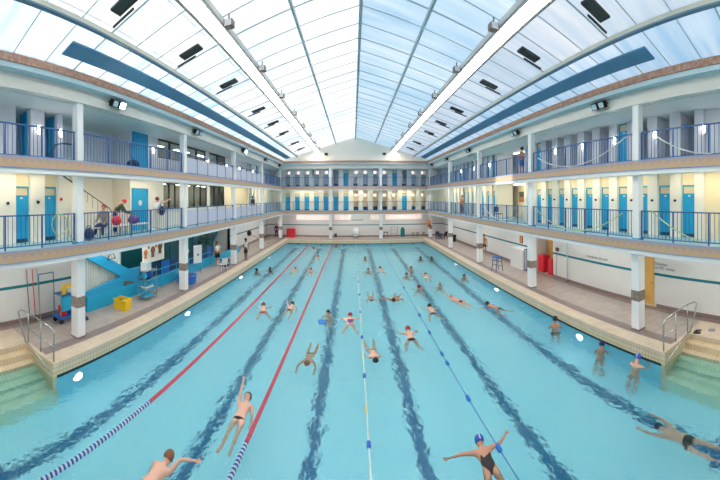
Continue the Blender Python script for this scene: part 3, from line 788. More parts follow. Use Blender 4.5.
# ------------------------------------------------------------------ railings
rtree = {}
def railing(fr, a, b_, z, style, label):
    L = b_ - a; key = (round(L, 2), style, fr == 'L')
    mid = (a + b_) / 2
    loc = {'L': (EL - .42, mid, z), 'R': (ER + .38, mid, z), 'F': (mid, 35.35, z)}[fr]; rot = {'L': PI / 2, 'R': PI / 2, 'F': 0}[fr]
    if key in rtree:
        return dup(rtree[key][0], loc, rot, label, tree=rtree[key][1])
    o = thing('gallery_railing', label, 'railing', loc, rot, 'railings along the galleries')
    h = L / 2; col = 'rail'
    MB().box(-h, h, -.025, .025, 1.04, 1.08, col).build('handrail', o)
    MB().box(-h, h, -.012, .012, .10, .13, col).build('lower_rail', o)
    n = max(1, round(L / 1.35)); po = MB().box(-.022, .022, -.022, .022, 0, 1.04, col).build('post', o); po.location = (-h + .03, 0, 0)
    for i in range(1, n + 1):
        c_ = po.copy(); C.objects.link(c_); c_.location = (-h + .03 + (L - .06) * i / n, 0, 0)
    if style == 'panel':
        for i in range(n):
            x0 = -h + .06 + (L - .06) * i / n; x1 = -h + (L - .06) * (i + 1) / n
            MB().box(x0, x1, -.006, .006, .15, .92, 'panel').build('infill_panel', o)
    else:
        bal = None; nb = int(L / .15)
        for i in range(1, nb):
            if bal is None: bal = MB().box(-.008, .008, -.008, .008, .13, 1.04, col).build('baluster', o)
            else: bal = bal.copy(); C.objects.link(bal)
            bal.location = (-h + L * i / nb, 0, 0)
    rtree[key] = (o, snapshot(o)); return o
ys = [-4.3, 0.0] + CY + [35.35]
for fr, sd in (('L', 'left'), ('R', 'right')):
    for z, lv in ((G1, 'lower'), (G2, 'upper')):
        for i in range(1, len(ys) - 1):
            style = 'panel' if fr == 'L' and i in (3, 4) else 'bars'
            railing(fr, ys[i] + .15, ys[i + 1] - .15, z, style, '%s railing of the %s %s gallery, %s bay from the viewer' % ('panelled' if style == 'panel' else 'blue barred', lv, sd, ORD[i - 1]))
for z, lv in ((G1, 'lower'), (G2, 'upper')):
    for i, (a, b_) in enumerate(((-8.22, -2.7), (-2.4, 3.0), (3.3, 8.78))):
        railing('F', a, b_, z, 'bars', 'blue barred railing of the %s far gallery, %s bay' % (lv, ('left', 'middle', 'right')[i]))
# ropes hanging on the right gallery railings
def rope(name, pts, r, k, label, cat='rope', grp=None):
    o = MB().tube(pts, r, k, 8).build(name, None, smooth=True); return tag(o, label, cat, grp)
def sag(x, y0, z0, y1, z1, s_, n=12):
    return [(x, y0 + (y1 - y0) * i / n, z0 + (z1 - z0) * i / n - s_ * 4 * (i / n) * (1 - i / n)) for i in range(n + 1)]
xr = ER + .33
rope('hanging_rope', sag(xr, 6.3, G2 + 1.05, 4.0, G2 + .12, .22), .022, 'ropewhite', 'thick white rope drooping along the upper right railing nearest the viewer')
rope('hanging_rope.001', sag(xr, 7.4, G2 + 1.0, 13.2, G2 + .75, .75), .022, 'ropewhite', 'thick white rope drooping along the upper right railing, second bay')
rope('hanging_rope.002', sag(xr, 6.3, G1 + 1.1, 4.4, G1 + .15, .12), .022, 'hosegreen', 'pale green rope slanting down the lower right railing nearest the viewer')
rope('hanging_rope.003', sag(xr, 7.6, G1 + .95, 13.2, G1 + .85, .80), .022, 'hosegreen', 'pale green rope drooping along the lower right railing, second bay')
rope('hanging_rope.004', sag(xr, 14.4, G1 + 1.0, 20.0, G1 + .9, .8), .018, 'ropewhite', 'thin white rope drooping along the lower right railing before the lobby')
rope('garden_hose', [(EL - .35 + .03 * math.sin(i), 6.05 + .30 * math.cos(i * .52), G1 + .72 + .36 * math.sin(i * .52)) for i in range(0, 13)] + [(EL - .35, 6.5, G1 + .3), (EL - .3, 6.7, G1 + .03)], .018, 'hosegreen', 'pale coiled hose on the lower left railing beside the nearest column', 'hose')

# ------------------------------------------------------------------ lane ropes
def lane_rope(x, y_blue, label, style):
    o = thing('lane_rope', label, 'lane rope', (x, 0, ZW))
    L0, L1 = YN + .02, YF - .03
    MB().tube([(0, L0, .02), (0, L1, .02)], .012 if style != 'thin' else .010, 'ropeblue' if style == 'thin' else 'ropewhite', 6).build('cable', o)
    if style == 'disc':
        # float discs, close together; each run of discs is one threaded string
        def run(y0, y1, k1, k2, per, nm):
            b_ = MB(); y = y0; i = 0; prof = []
            while y < y1:
                kk = k1 if (i % 2 == 0) else k2
                b_.lathe([(.02, 0), (.052, .008), (.052, per * .62), (.02, per * .72)], (0, y, .02), kk, 8, 'y'); y += per; i += 1
            q = b_.build(nm, o); q['kind'] = 'stuff'; return q
        run(max(L0, 1.4), y_blue, 'ropeblue', 'ropewhite', .05, 'blue_white_float_discs'); run(y_blue, L1, 'ropered', 'ropered', .09, 'red_float_discs')
    elif style == 'spaced':
        b_ = MB(); cols_ = ['ropewhite', 'ropewhite', 'yellow', 'ropewhite', 'ropewhite', 'ropewhite']; y = 1.5; i = 0; fl_ = None
        while y < L1 - .5:
            kk = 'ropeblue' if i % 7 == 0 else ('yellow' if i % 7 in (3,) else 'ropewhite')
            if i < 95:
                big = i % 7 == 0
                q = MB().lathe([(.008, -.15), (.018, -.13), (.018, .13), (.008, .15)] if not big else [(.015, -.09), (.045, -.07), (.045, .07), (.015, .09)], (0, 0, .02), kk, 8, 'y').build('float', o); q.location = (0, y, 0)
            y += .36; i += 1
    else:
        for y in (5.76, 7.5, 9.3, 9.9, 11.6, 13.4, 17.6):
            q = MB().lathe([(.02, -.11), (.05, -.08), (.05, .08), (.02, .11)], (0, 0, .02), 'blue', 10, 'y').build('float', o); q.location = (0, y, 0)
    return o
lane_rope(-4.84, 6.3, 'lane rope nearest the left wall, red with blue and white floats at the near end', 'disc')
lane_rope(-2.24, 6.2, 'second lane rope from the left, red with blue and white floats at the near end', 'disc')
lane_rope(.31, 0, 'thin centre lane rope with white, yellow and blue floats', 'spaced')
lane_rope(2.88, 0, 'thin blue lane rope with a few blue floats, right of the centre rope', 'thin')

# ------------------------------------------------------------------ people
SK = {}
def skin_mesh(name, chains, mat, parent, sub=2):
    """chains: list of (points, radii, links); one skinned surface, baked to a mesh"""
    vs = []; es = []; rs = []; roots = []
    for (pts, rad, links) in chains:
        o = len(vs); vs += [tuple(p_) for p_ in pts]; rs += rad; es += [(a + o, b_ + o) for a, b_ in links]; roots.append(o)
    me = bpy.data.meshes.new(name); me.from_pydata(vs, es, []); ob = bpy.data.objects.new(name, me); C.objects.link(ob)
    md = ob.modifiers.new('skin', 'SKIN'); md.use_smooth_shade = True
    if not me.skin_vertices: 
        me.skin_vertices  # created by the modifier
    sv = me.skin_vertices[0].data
    for i, r in enumerate(rs):
        sv[i].radius = (r, r) if not isinstance(r, tuple) else r
        sv[i].use_root = i in roots
    s2 = ob.modifiers.new('sub', 'SUBSURF'); s2.levels = s2.render_levels = sub
    dg = bpy.context.evaluated_depsgraph_get(); ev = ob.evaluated_get(dg)
    nm = bpy.data.meshes.new_from_object(ev); nm.materials.clear(); nm.materials.append(M[mat])
    for p_ in nm.polygons: p_.use_smooth = True
    bpy.data.objects.remove(ob)
    o = bpy.data.objects.new(name, nm); C.objects.link(o); o.parent = parent
    return o
def vn(*a): return Vector(a).normalized()
STAND = dict(ua=(vn(-.18, 0, -1), vn(.18, 0, -1)), fa=(vn(-.08, .25, -1), vn(.08, .25, -1)), th=(vn(-.05, .03, -1), vn(.05, .03, -1)), sh=(vn(-.02, -.05, -1), vn(.02, -.05, -1)), ft=(vn(-.2, 1, -.1), vn(.2, 1, -.1)), sp=vn(0, 0, 1), hd=vn(0, .05, 1))
def pose(**k): d_ = dict(STAND); d_.update(k); return d_
def person(label, loc, up, front, P, H=1.72, skin='skin', wear=(), hair='hair', cap=None, grp=None, root='pelvis', face=True, detail=2, extra=None, headturn=None):
    s = H / 1.75
    up = Vector(up).normalized(); front = Vector(front); front = (front - up * front.dot(up)).normalized(); right = front.cross(up)
    B = Matrix((right, front, up)).transposed()
    g = lambda v: B @ Vector(v)
    o = thing('person', label, 'person', loc, 0, grp)
    pel = Vector((0, 0, 0)); spd = g(P['sp'])
    def along(t): return pel + spd * t * s
    spine, chest, neck = along(.16), along(.34), along(.50)
    hd = g(P['hd']); nk = neck + hd * .055 * s; hc = nk + hd * .115 * s + g((0, .015, 0)) * s; ht = nk + hd * .20 * s
    pts = [pel, spine, chest, neck, nk, nk + hd * .07 * s + g((0, .02, 0)) * s, hc, ht]; rad = [.125, .115, .138, .080, .060, .084, .098, .062]; ln = [(0, 1), (1, 2), (2, 3), (3, 4), (4, 5), (5, 6), (6, 7)]
    J = {}
    hands = []
    for i, sx in enumerate((-1, 1)):
        shd = along(.45) + g((sx * .175, 0, 0)) * s
        el = shd + g(P['ua'][i]) * .29 * s; wr = el + g(P['fa'][i]) * .25 * s; pm = wr + g(P['fa'][i]) * .07 * s
        mid = (shd + el) / 2; b0 = len(pts)
        pts += [shd, mid, el, (el + wr) / 2, wr, pm]; rad += [.062, .047, .038, .036, .024, .030]
        ln += [(2, b0), (b0, b0 + 1), (b0 + 1, b0 + 2), (b0 + 2, b0 + 3), (b0 + 3, b0 + 4), (b0 + 4, b0 + 5)]
        hands.append((wr, pm, g(P['fa'][i]), sx)); J['arm%d' % i] = (shd, mid, el, wr)
        hp = pel + g((sx * .09, 0, -.03)) * s; kn = hp + g(P['th'][i]) * .43 * s; an = kn + g(P['sh'][i]) * .41 * s; to = an + g(P['ft'][i]) * .16 * s
        b0 = len(pts)
        pts += [hp, (hp + kn) / 2, kn, kn * .6 + an * .4, an, an * .4 + to * .6, to]; rad += [.095, .078, .055, .052, .034, .036, .026]
        ln += [(0, b0)] + [(b0 + k, b0 + k + 1) for k in range(6)]; J['leg%d' % i] = (hp, kn, an, to)
    rad = [r * s for r in rad]; chains = [(pts, rad, ln)]
    for (wr, pm, dr, sx) in hands:
        side = dr.cross(g((0, 1, 0))); side = side.normalized() if side.length > .2 else g((1, 0, 0)); nrm = side.cross(dr).normalized()
        for k, (off, l_) in enumerate(((-.030, .070), (-.010, .082), (.010, .078), (.030, .060))):
            a = pm + side * off * s; e = pm + (dr * l_ * .55 + side * off * 1.25) * s; f_ = pm + (dr * l_ + side * off * 1.4 - nrm * .015) * s
            chains.append(([a, e, f_], [.011 * s, .0095 * s, .007 * s], [(0, 1), (1, 2)]))
        a = wr + dr * .03 * s; chains.append(([a, a + (dr * .035 + side * sx * -.035) * s, a + (dr * .065 + side * sx * -.05) * s], [.013 * s, .011 * s, .008 * s], [(0, 1), (1, 2)]))
    # nose and ears
    fwd = (g((0, 1, 0)) - hd * g((0, 1, 0)).dot(hd)).normalized(); sid = fwd.cross(hd)
    chains.append(([hc + fwd * .06 * s, hc + (fwd * .10 - hd * .02) * s], [.014 * s, .012 * s], [(0, 1)]))
    for sx in (-1, 1): chains.append(([hc + sid * sx * .065 * s, hc + sid * sx * .088 * s], [.018 * s, .014 * s], [(0, 1)]))
    skin_mesh('body', chains, skin, o, detail)
    if face:
        H3 = Matrix((sid, fwd, hd)).transposed()
        for sx in (-1, 1): MB().ell(hc + (fwd * .082 + sid * sx * .032 + hd * .008) * s, (.012 * s, .008 * s, .009 * s), 'black', 8, 6, M3=H3).build('eye', o, smooth=True)
        MB().ell(hc + (fwd * .083 - hd * .047) * s, (.024 * s, .008 * s, .007 * s), 'ropered', 8, 6, M3=H3).build('mouth', o, smooth=True)
    H3 = Matrix((sid, fwd, hd)).transposed()
    if cap:
        q = MB().ell(hc + (hd * .008 - fwd * .028) * s, (.104 * s, .108 * s, .122 * s), cap[0], 16, 10, z0=-.4, M3=H3)
        if len(cap) > 1: q.ell(hc + (hd * .009 - fwd * .030) * s, (.034 * s, .113 * s, .127 * s), cap[1], 12, 10, z0=-.3, M3=H3)
        q.build('swim_cap', o, smooth=True)
    elif hair:
        MB().ell(hc + (hd * .012 - fwd * .034) * s, (.104 * s, .102 * s, .120 * s), hair, 14, 10, z0=-.55, M3=H3).build('hair', o, smooth=True)
    for w_ in wear:
        kind, mt_ = w_[0], w_[1]
        ch = None
        if kind == 'trunks':
            ch = [pel + spd * .05 * s, pel]; rr = [.13, .14]; l2 = [(0, 1)]
            for i in (0, 1):
                hp, kn = J['leg%d' % i][:2]; b0 = len(ch); ch += [hp, hp + (kn - hp) * (w_[2] if len(w_) > 2 else .3)]; rr += [.108, .098]; l2 += [(1, b0), (b0, b0 + 1)]
            nm = 'swim_trunks'
        if kind in ('shorts', 'trousers'):
            ch = [pel + spd * .08 * s, pel]; rr = [.135, .15]; l2 = [(0, 1)]
            for i in (0, 1):
                hp, kn, an = J['leg%d' % i][:3]; b0 = len(ch)
                if kind == 'shorts': ch += [hp, hp + (kn - hp) * .8]; rr += [.115, .10]; l2 += [(1, b0), (b0, b0 + 1)]
                else: ch += [hp, kn, kn + (an - kn) * .9]; rr += [.112, .075, .06]; l2 += [(1, b0), (b0, b0 + 1), (b0 + 1, b0 + 2)]
            nm = kind
        if kind == 'swimsuit':
            ch = [pel + spd * .36 * s, spine, pel]; rr = [.142, .128, .140]; l2 = [(0, 1), (1, 2)]; nm = 'swimsuit'
            for i in (0, 1):
                hp, kn = J['leg%d' % i][:2]; b0 = len(ch); ch += [hp + (kn - hp) * .04]; rr += [.102]; l2 += [(2, b0)]
                shd = J['arm%d' % i][0]; b0 = len(ch); ch += [chest * .45 + shd * .55 + spd * .055 * s]; rr += [.055]; l2 += [(0, b0)]
        if kind in ('shirt', 'jacket'):
            ch = [pel + spd * .02 * s, spine, chest, along(.46)]; rr = [.145, .135, .152, .095]; l2 = [(0, 1), (1, 2), (2, 3)]; nm = 't_shirt' if kind == 'shirt' else 'jacket'
            for i in (0, 1):
                shd, mid, el, wr = J['arm%d' % i]; b0 = len(ch); ch += [shd, mid]; rr += [.078, .066]; l2 += [(2, b0), (b0, b0 + 1)]
                if kind == 'jacket': ch += [el, wr]; rr += [.055, .042]; l2 += [(b0 + 1, b0 + 2), (b0 + 2, b0 + 3)]
        if ch: skin_mesh(nm, [(ch, [r * s for r in rr], l2)], mt_, o, 2)
        if kind == 'fins':
            for i in (0, 1):
                an, to = J['leg%d' % i][2:]; dd = (to - an).normalized(); sd_ = dd.cross(g((0, 1, 0))); sd_ = sd_.normalized() if sd_.length > .1 else g((1, 0, 0)); nn = sd_.cross(dd)
                q = [an + sd_ * .05, to + sd_ * .10 + dd * .25, to - sd_ * .10 + dd * .25, an - sd_ * .05]
                MB().prism([p_ - nn * .012 for p_ in q], nn * .024, mt_).build('swim_fin', o)
        if kind == 'goggles':
            MB().ell(hc + (fwd * .088 + sid * .034 + hd * .008) * s, (.026 * s, .016 * s, .02 * s), 'black', 8, 6, M3=H3).ell(hc + (fwd * .088 - sid * .034 + hd * .008) * s, (.026 * s, .016 * s, .02 * s), 'black', 8, 6, M3=H3).build('goggles', o, smooth=True)
    return o
# float poses: body frame up = swimming direction
def head_dir(px): return Vector((px[0], px[1], 0)).normalized()
CRAWL = pose(ua=(vn(-.35, -.35, .95), vn(.45, .2, -.9)), fa=(vn(-.1, .25, 1), vn(.1, .25, -1)), th=(vn(-.10, .12, -1), vn(.10, .0, -1)), sh=(vn(-.06, -.05, -1), vn(.04, -.02, -1)), ft=(vn(0, -.05, -1), vn(0, -.05, -1)), hd=vn(0, -.25, 1))
BREAST = pose(ua=(vn(-.75, .45, .5), vn(.75, .45, .5)), fa=(vn(.1, .45, .9), vn(-.1, .45, .9)), th=(vn(-.35, .85, -.6), vn(.35, .85, -.6)), sh=(vn(-.15, -.45, -.9), vn(.15, -.45, -.9)), ft=(vn(-.3, -.1, -1), vn(.3, -.1, -1)), hd=vn(0, -.45, 1))
BACK = pose(ua=(vn(-.35, -.15, -1), vn(.10, .45, 1)), fa=(vn(-.15, -.1, -1), vn(-.0, .55, 1)), th=(vn(-.05, .08, -1), vn(.08, -.06, -1)), sh=(vn(0, -.1, -1), vn(.02, .0, -1)), ft=(vn(-.1, .25, -1), vn(.1, .25, -1)), hd=vn(0, .30, 1))
GLIDE = pose(ua=(vn(-.35, .05, 1), vn(.30, .05, 1)), fa=(vn(-.12, .05, 1), vn(-.05, .05, 1)), th=(vn(-.10, .1, -1), vn(.14, .02, -1)), sh=(vn(-.12, -.25, -1), vn(.05, -.02, -1)), ft=(vn(0, -.1, -1), vn(0, -.1, -1)), hd=vn(0, .0, 1))
TREAD = pose(ua=(vn(-.6, .5, -.8), vn(.6, .5, -.8)), fa=(vn(-.3, .9, -.1), vn(.3, .9, -.1)), th=(vn(-.25, .5, -1), vn(.25, .2, -1)), sh=(vn(-.1, -.6, -1), vn(.1, -.4, -1)), ft=(vn(-.1, .3, -1), vn(.1, .3, -1)))
SPREAD = pose(ua=(vn(-1, .1, .25), vn(1, .1, .25)), fa=(vn(-1, .2, .05), vn(.85, .1, .75)), th=(vn(-.12, .12, -1), vn(.14, .12, -1)), sh=(vn(-.14, .0, -1), vn(.14, .0, -1)), ft=(vn(0, -.1, -1), vn(0, -.1, -1)), hd=vn(0, -.25, 1))
WALLP = pose(ua=(vn(-.3, .35, -1), vn(.3, .35, -1)), fa=(vn(-.1, .8, -.5), vn(.1, .8, -.5)), th=(vn(-.08, .25, -1), vn(.08, .05, -1)), sh=(vn(0, -.4, -1), vn(0, -.2, -1)))
REACH = pose(ua=(vn(-.45, .25, 1), vn(.45, .25, 1)), fa=(vn(.05, .3, 1), vn(-.05, .3, 1)), th=(vn(-.10, .12, -1), vn(.10, .12, -1)), sh=(vn(-.03, -.1, -1), vn(.03, -.1, -1)), ft=(vn(0, -.1, -1), vn(0, -.1, -1)), hd=vn(0, -.3, 1))
def swimmer(label, x, y, head, P, dz=-.06, tilt=.10, back=False, **kw):
    """(x, y) is the middle of the trunk; head = heading in the plan"""
    h = head_dir(head); up = (h + Vector((0, 0, tilt))).normalized(); front = Vector((0, 0, 1)) if back else Vector((0, 0, -1))
    c_ = Vector((x, y, ZW + dz)) - up * .25
    return person(label, c_, up, front, P, **kw)
def upright(label, x, y, facing, P=TREAD, top=.22, H=1.7, lean=0., **kw):
    f_ = head_dir(facing); z = ZW + top - .78 * H / 1.75
    return person(label, (x, y, z), (Vector((0, 0, 1)) + f_ * lean), f_, P, H=H, **kw)
swimmer('backstroke swimmer in black trunks with one arm raised, beside the second red rope', -2.66, 7.15, (-.02, 1), BACK, dz=.0, tilt=.17, back=True, wear=(('trunks', 'black', .12),), hair='hair')
swimmer('crawl swimmer with goggles at the near left, one bare arm reaching forward', -3.47, 4.72, (.04, 1), pose(**{**CRAWL, 'ua': (vn(-.15, .8, -.8), vn(.45, -.50, .75)), 'fa': (vn(-.1, .8, -.6), vn(.75, .05, .35)), 'hd': vn(.1, -.3, 1)}), dz=.02, tilt=.12, wear=(('trunks', 'black', .3), ('goggles', 'black')), hair='brown', skin='skin')
swimmer('swimmer in a black swimsuit and blue and white cap, arms spread wide', 2.54, 5.66, (.06, 1), SPREAD, dz=.0, tilt=.14, H=1.66, wear=(('swimsuit', 'black'),), cap=('ropeblue', 'ropewhite'), skin='skin_tan')
swimmer('underwater swimmer in black trunks and blue fins at the near right', 5.98, 3.62, (.02, 1), GLIDE, dz=-.26, tilt=.03, wear=(('trunks', 'black', .5), ('fins', 'blue')), cap=('navy',))
upright('swimmer in a blue and white cap holding the right pool edge', 7.42, 5.90, (1, .1), pose(**{**STAND, 'ua': (vn(-.45, .8, -.5), vn(.45, .8, -.5)), 'fa': (vn(.2, 1, .55), vn(-.2, 1, .55)), 'hd': vn(0, .35, 1)}), top=.36, lean=.3, wear=(('trunks', 'black', .3),), cap=('ropeblue', 'ropewhite'))
upright('swimmer in a dark cap standing along the right wall near the lamp', 7.42, 7.35, (.8, .4), WALLP, top=.30, lean=.35, wear=(('trunks', 'darkgrey', .4),), cap=('navy',), skin='skin_tan')
upright('bare-chested swimmer in black trunks standing along the right wall, beyond two capped swimmers', 7.45, 9.85, (.5, .8), WALLP, top=.42, lean=.2, wear=(('trunks', 'black', .5),), hair='hair', skin='skin_tan')
swimmer('breaststroke swimmer in dark trunks coming towards the viewer left of the centre rope', -1.45, 10.1, (-.03, -1), REACH, dz=-.13, wear=(('trunks', 'black', .3),), hair='brown', skin='skin_tan')
swimmer('swimmer with black hair coming towards the viewer just right of the centre rope', .66, 10.35, (.1, -1), pose(**{**GLIDE, 'ua': (vn(-.25, .5, -1), vn(.25, .5, -1)), 'fa': (vn(-.05, .4, -1), vn(.05, .4, -1))}), wear=(('trunks', 'brown', .3),), cap=('black',))
swimmer('breaststroke swimmer with bare back and black trunks heading away, right of centre', 2.1, 11.55, (0, 1), BREAST, wear=(('trunks', 'black', .15),), hair='hairred', dz=-.02)
swimmer('swimmer in a purple-blue swimsuit heading away along the centre rope', -.14, 13.1, (.0, 1), BREAST, wear=(('swimsuit', 'purple'),), hair='hairred', dz=.0)
upright('dark-haired swimmer behind a blue kickboard left of the centre rope', -1.12, 13.8, (-.25, -1), WALLP, top=.20, hair='hair', wear=(('trunks', 'black', .3),))
kb = MB().prism([(-.15, -.24, 0), (.15, -.24, 0), (.15, .1, 0), (.09, .22, 0), (-.09, .22, 0), (-.15, .1, 0)], (0, 0, .035), 'blue').build('kickboard', None, (-1.32, 12.95, ZW + .01), .3, bevel=.01)
tag(kb, 'blue kickboard floating in front of a dark-haired swimmer', 'kickboard')
S_ = [
 ('crawl swimmer in black trunks beside the second red rope, half way down', 'crawl', -2.95, 14.5, (.0, 1), 'skin', 'hair', 'black'),
 ('pale breaststroke swimmer between the two red ropes, left of centre', 'breast', -4.15, 14.0, (-.3, 1), 'skin', 'brown', 'red'),
 ('crawl swimmer far down the lane between the red ropes, near the second', 'crawl', -3.0, 21.8, (-.05, 1), 'skin', 'hair', 'brown'),
 ('crawl swimmer with yellow-green trunks far down beside the first red rope', 'crawl', -4.2, 21.9, (.0, 1), 'skin', 'brown', 'yellow'),
 ('splashing swimmer far down beside the second red rope', 'breast', -3.1, 26.7, (0, 1), 'skin', 'hairred', 'white'),
 ('dark head of a swimmer near the left wall, nearer of two', 'up', -6.72, 21.0, (0, 1), 'skin_tan', 'hair', 'black'),
 ('dark head of a swimmer left of the first red rope, farther of two', 'up', -5.90, 21.6, (0, 1), 'skin_dark', 'hair', 'navy'),
 ('swimmer with dark hair far away right of the centre rope', 'up', 1.0, 26.2, (0, -1), 'skin_tan', 'hair', 'navy'),
 ('swimmer with brown hair right of the centre rope, below the far one', 'up', 1.05, 22.0, (0, -1), 'skin', 'brown', 'black'),
 ('pale swimmer with arms spread, second lane right of the centre rope', 'breast', 1.95, 22.2, (0, 1), 'skin', 'hair', 'white'),
 ('dark-haired swimmer treading water left of the thin blue rope line', 'up', 3.5, 20.3, (.2, -1), 'skin', 'hair', 'green'),
 ('swimmer with reddish hair treading water beyond the dark-haired one', 'up', 4.15, 22.1, (.3, -1), 'skin', 'hairred', 'black'),
 ('dark-haired swimmer near the far right corner, left of two', 'up', 5.61, 25.6, (0, -1), 'skin_dark', 'hair', 'black'),
 ('dark-haired swimmer near the far right corner, right of two', 'up', 6.5, 25.3, (0, -1), 'skin_dark', 'hair', 'darkblue'),
 ('pale swimmer mostly under water, just right of the centre rope', 'glide', .92, 16.2, (0, -1), 'skin', 'brown', 'white'),
 ('crawl swimmer with one long arm stretched out to the left', 'crawlw', 2.1, 15.7, (-.3, -1), 'skin_tan', 'hair', 'black'),
 ('swimmer in a red and white suit treading water in the right half', 'up', 3.72, 17.4, (.1, 1), 'skin', 'hairred', 'red'),
 ('black-haired swimmer with bare shoulders in the middle of the right half', 'breast', 3.55, 13.9, (0, 1), 'skin', 'hair', 'black'),
 ('swimmer with grey hair and raised shoulders, right half, half way down', 'up', 4.97, 17.5, (-.2, 1), 'skin', 'greyknit', 'olive'),
 ('pale swimmer in splashing water beyond the grey-haired swimmer', 'crawl', 4.75, 19.9, (.1, 1), 'skin', 'brown', 'white'),
 ('dark-capped swimmer in a dark suit close to the right wall', 'up', 7.03, 18.9, (.2, -1), 'skin_tan', 'hair', 'navy'),
 ('backstroke swimmer in black trunks splashing in the right half', 'back', 5.05, 14.7, (-.35, 1), 'skin', 'brown', 'black'),
 ('breaststroke swimmer in a dark suit heading away near the right wall', 'breast', 6.42, 13.3, (-.5, 1), 'skin_tan', 'hair', 'darkblue'),
 ('swimmer resting at the far wall left of the centre rope', 'up', -1.83, 33.3, (0, -1), 'skin_tan', 'brown', 'black'),
 ('swimmer near the far wall between the two red ropes', 'breast', -4.0, 31.7, (0, -1), 'skin', 'brown', 'black'),
]
for (lb, kd, x, y, hd_, sk, hr, wr_) in S_:
    wear = (('trunks', wr_, .3),)
    if kd == 'crawl': swimmer(lb, x, y, hd_, CRAWL, skin=sk, hair=hr, wear=wear, dz=-.05, face=False)
    elif kd == 'crawlw': swimmer(lb, x, y, hd_, pose(**{**CRAWL, 'ua': (vn(-.6, -.3, .2), vn(1.0, -.35, .35)), 'fa': (vn(-.3, .2, 1), vn(1, .1, .5))}), skin=sk, hair=hr, wear=wear, dz=.02, face=False)
    elif kd == 'breast': swimmer(lb, x, y, hd_, BREAST, skin=sk, hair=hr, wear=wear, dz=-.05, face=False)
    elif kd == 'glide': swimmer(lb, x, y, hd_, GLIDE, skin=sk, hair=hr, wear=wear, dz=-.14, face=False)
    elif kd == 'back': swimmer(lb, x, y, hd_, BACK, skin=sk, hair=hr, wear=wear, dz=.04, back=True, face=False)
    else: upright(lb, x, y, hd_, top=.20, skin=sk, hair=hr, wear=(('trunks', wr_, .3),), face=False)
# people on the deck and galleries (pelvis height of a standing 1.75 m figure: .90)
def standing(label, x, y, z, facing, P=STAND, H=1.75, **kw):
    return person(label, (x, y, z + .925 * H / 1.75), (0, 0, 1), (*facing, 0), P, H=H, **kw)
HIPS = pose(ua=(vn(-.6, 0, -1), vn(.6, 0, -1)), fa=(vn(.5, .4, -.5), vn(-.5, .4, -.5)))
standing('lifeguard in white T-shirt and black shorts beside the plastic chair', -9.25, 19.9, 0, (.8, -.6), HIPS, wear=(('shirt', 'ropewhite'), ('shorts', 'black')), hair='hair', skin='skin_tan')
standing('person in white shirt and black shorts at the left pool edge, beyond the chair', -8.0, 22.3, 0, (.9, -.2), HIPS, wear=(('shirt', 'ropewhite'), ('shorts', 'black')), hair='hair', skin='skin_dark')
standing('person in a white shirt behind the white notice board on the left', -10.35, 17.4, 0, (1, -.3), STAND, wear=(('shirt', 'ropewhite'), ('trousers', 'navy')), cap=('blue',), skin='skin_tan')
standing('bare-chested man carrying a black bag along the right wall', 10.35, 23.2, 0, (-.3, -1), STAND, wear=(('trunks', 'black', .5),), hair='hair', skin='skin_tan')
standing('person in purple standing at the far left corner beside the red mat', -9.0, 35.9, 0, (.5, -1), STAND, wear=(('jacket', 'purple'), ('trousers', 'navy')), hair='hair', face=False)
standing('bare-chested man in blue shorts on the upper right gallery behind the railing', 9.45, 15.7, G2, (-.4, 1), STAND, wear=(('shorts', 'blue'),), hair='hair', skin='skin_tan')
standing('person in orange-brown clothes on the lower right gallery, fourth bay', 9.5, 26.0, G1, (-1, -.3), STAND, wear=(('jacket', 'orange'), ('trousers', 'brown')), hair='hair', face=False)
standing('dark figure behind the lower left railing, third bay', -8.95, 26.9, G1, (1, -.3), STAND, wear=(('jacket', 'navy'), ('trousers', 'navy')), hair='hair', face=False)
standing('young man with a dark shoulder bag by the wide blue door', -8.95, 12.35, G1, (.3, 1), pose(ua=(vn(-.2, .1, -1), vn(.5, .9, .25)), fa=(vn(-.1, .4, -1), vn(.2, .9, .5))), H=1.68, wear=(('shirt', 'lilac'), ('trousers', 'creamwhite')), hair='hairred')
tag(MB().ell((0, 0, 0), (.13, .2, .24), 'navy', 14, 8).tube([(0, -.1, .2), (0, -.05, .42), (0, .08, .5)], .015, 'navy', 6).build('shoulder_bag', None, (-8.62, 12.25, G1 + .98), 0, smooth=True), 'dark blue shoulder bag hanging from the young man by the wide blue door', 'bag')
SIT = pose(th=(vn(-.15, 1, -.12), vn(.15, 1, -.12)), sh=(vn(-.05, .1, -1), vn(.05, .15, -1)), ua=(vn(-.3, .3, -1), vn(.3, .3, -1)), fa=(vn(.1, .9, -.4), vn(-.1, .9, -.4)), sp=vn(0, .12, 1))
person('red-haired person in a grey sweater sitting on the white bench', (-9.0, 8.80, G1 + .57), (0, 0, 1), (.3, -1, 0), SIT, wear=(('jacket', 'greyknit'), ('trousers', 'navy')), hair='hairred')
person('person in a red cap and dark jacket leaning over the bench', (-9.42, 9.85, G1 + .92), (0, 0, 1), (.55, .9, 0), pose(sp=vn(0, .75, 1), hd=vn(0, .8, .7), ua=(vn(-.2, .6, -1), vn(.2, .6, -1)), fa=(vn(-.1, 1, -.5), vn(.1, 1, -.5))), wear=(('jacket', 'olive'), ('trousers', 'navy')), cap=('red',))
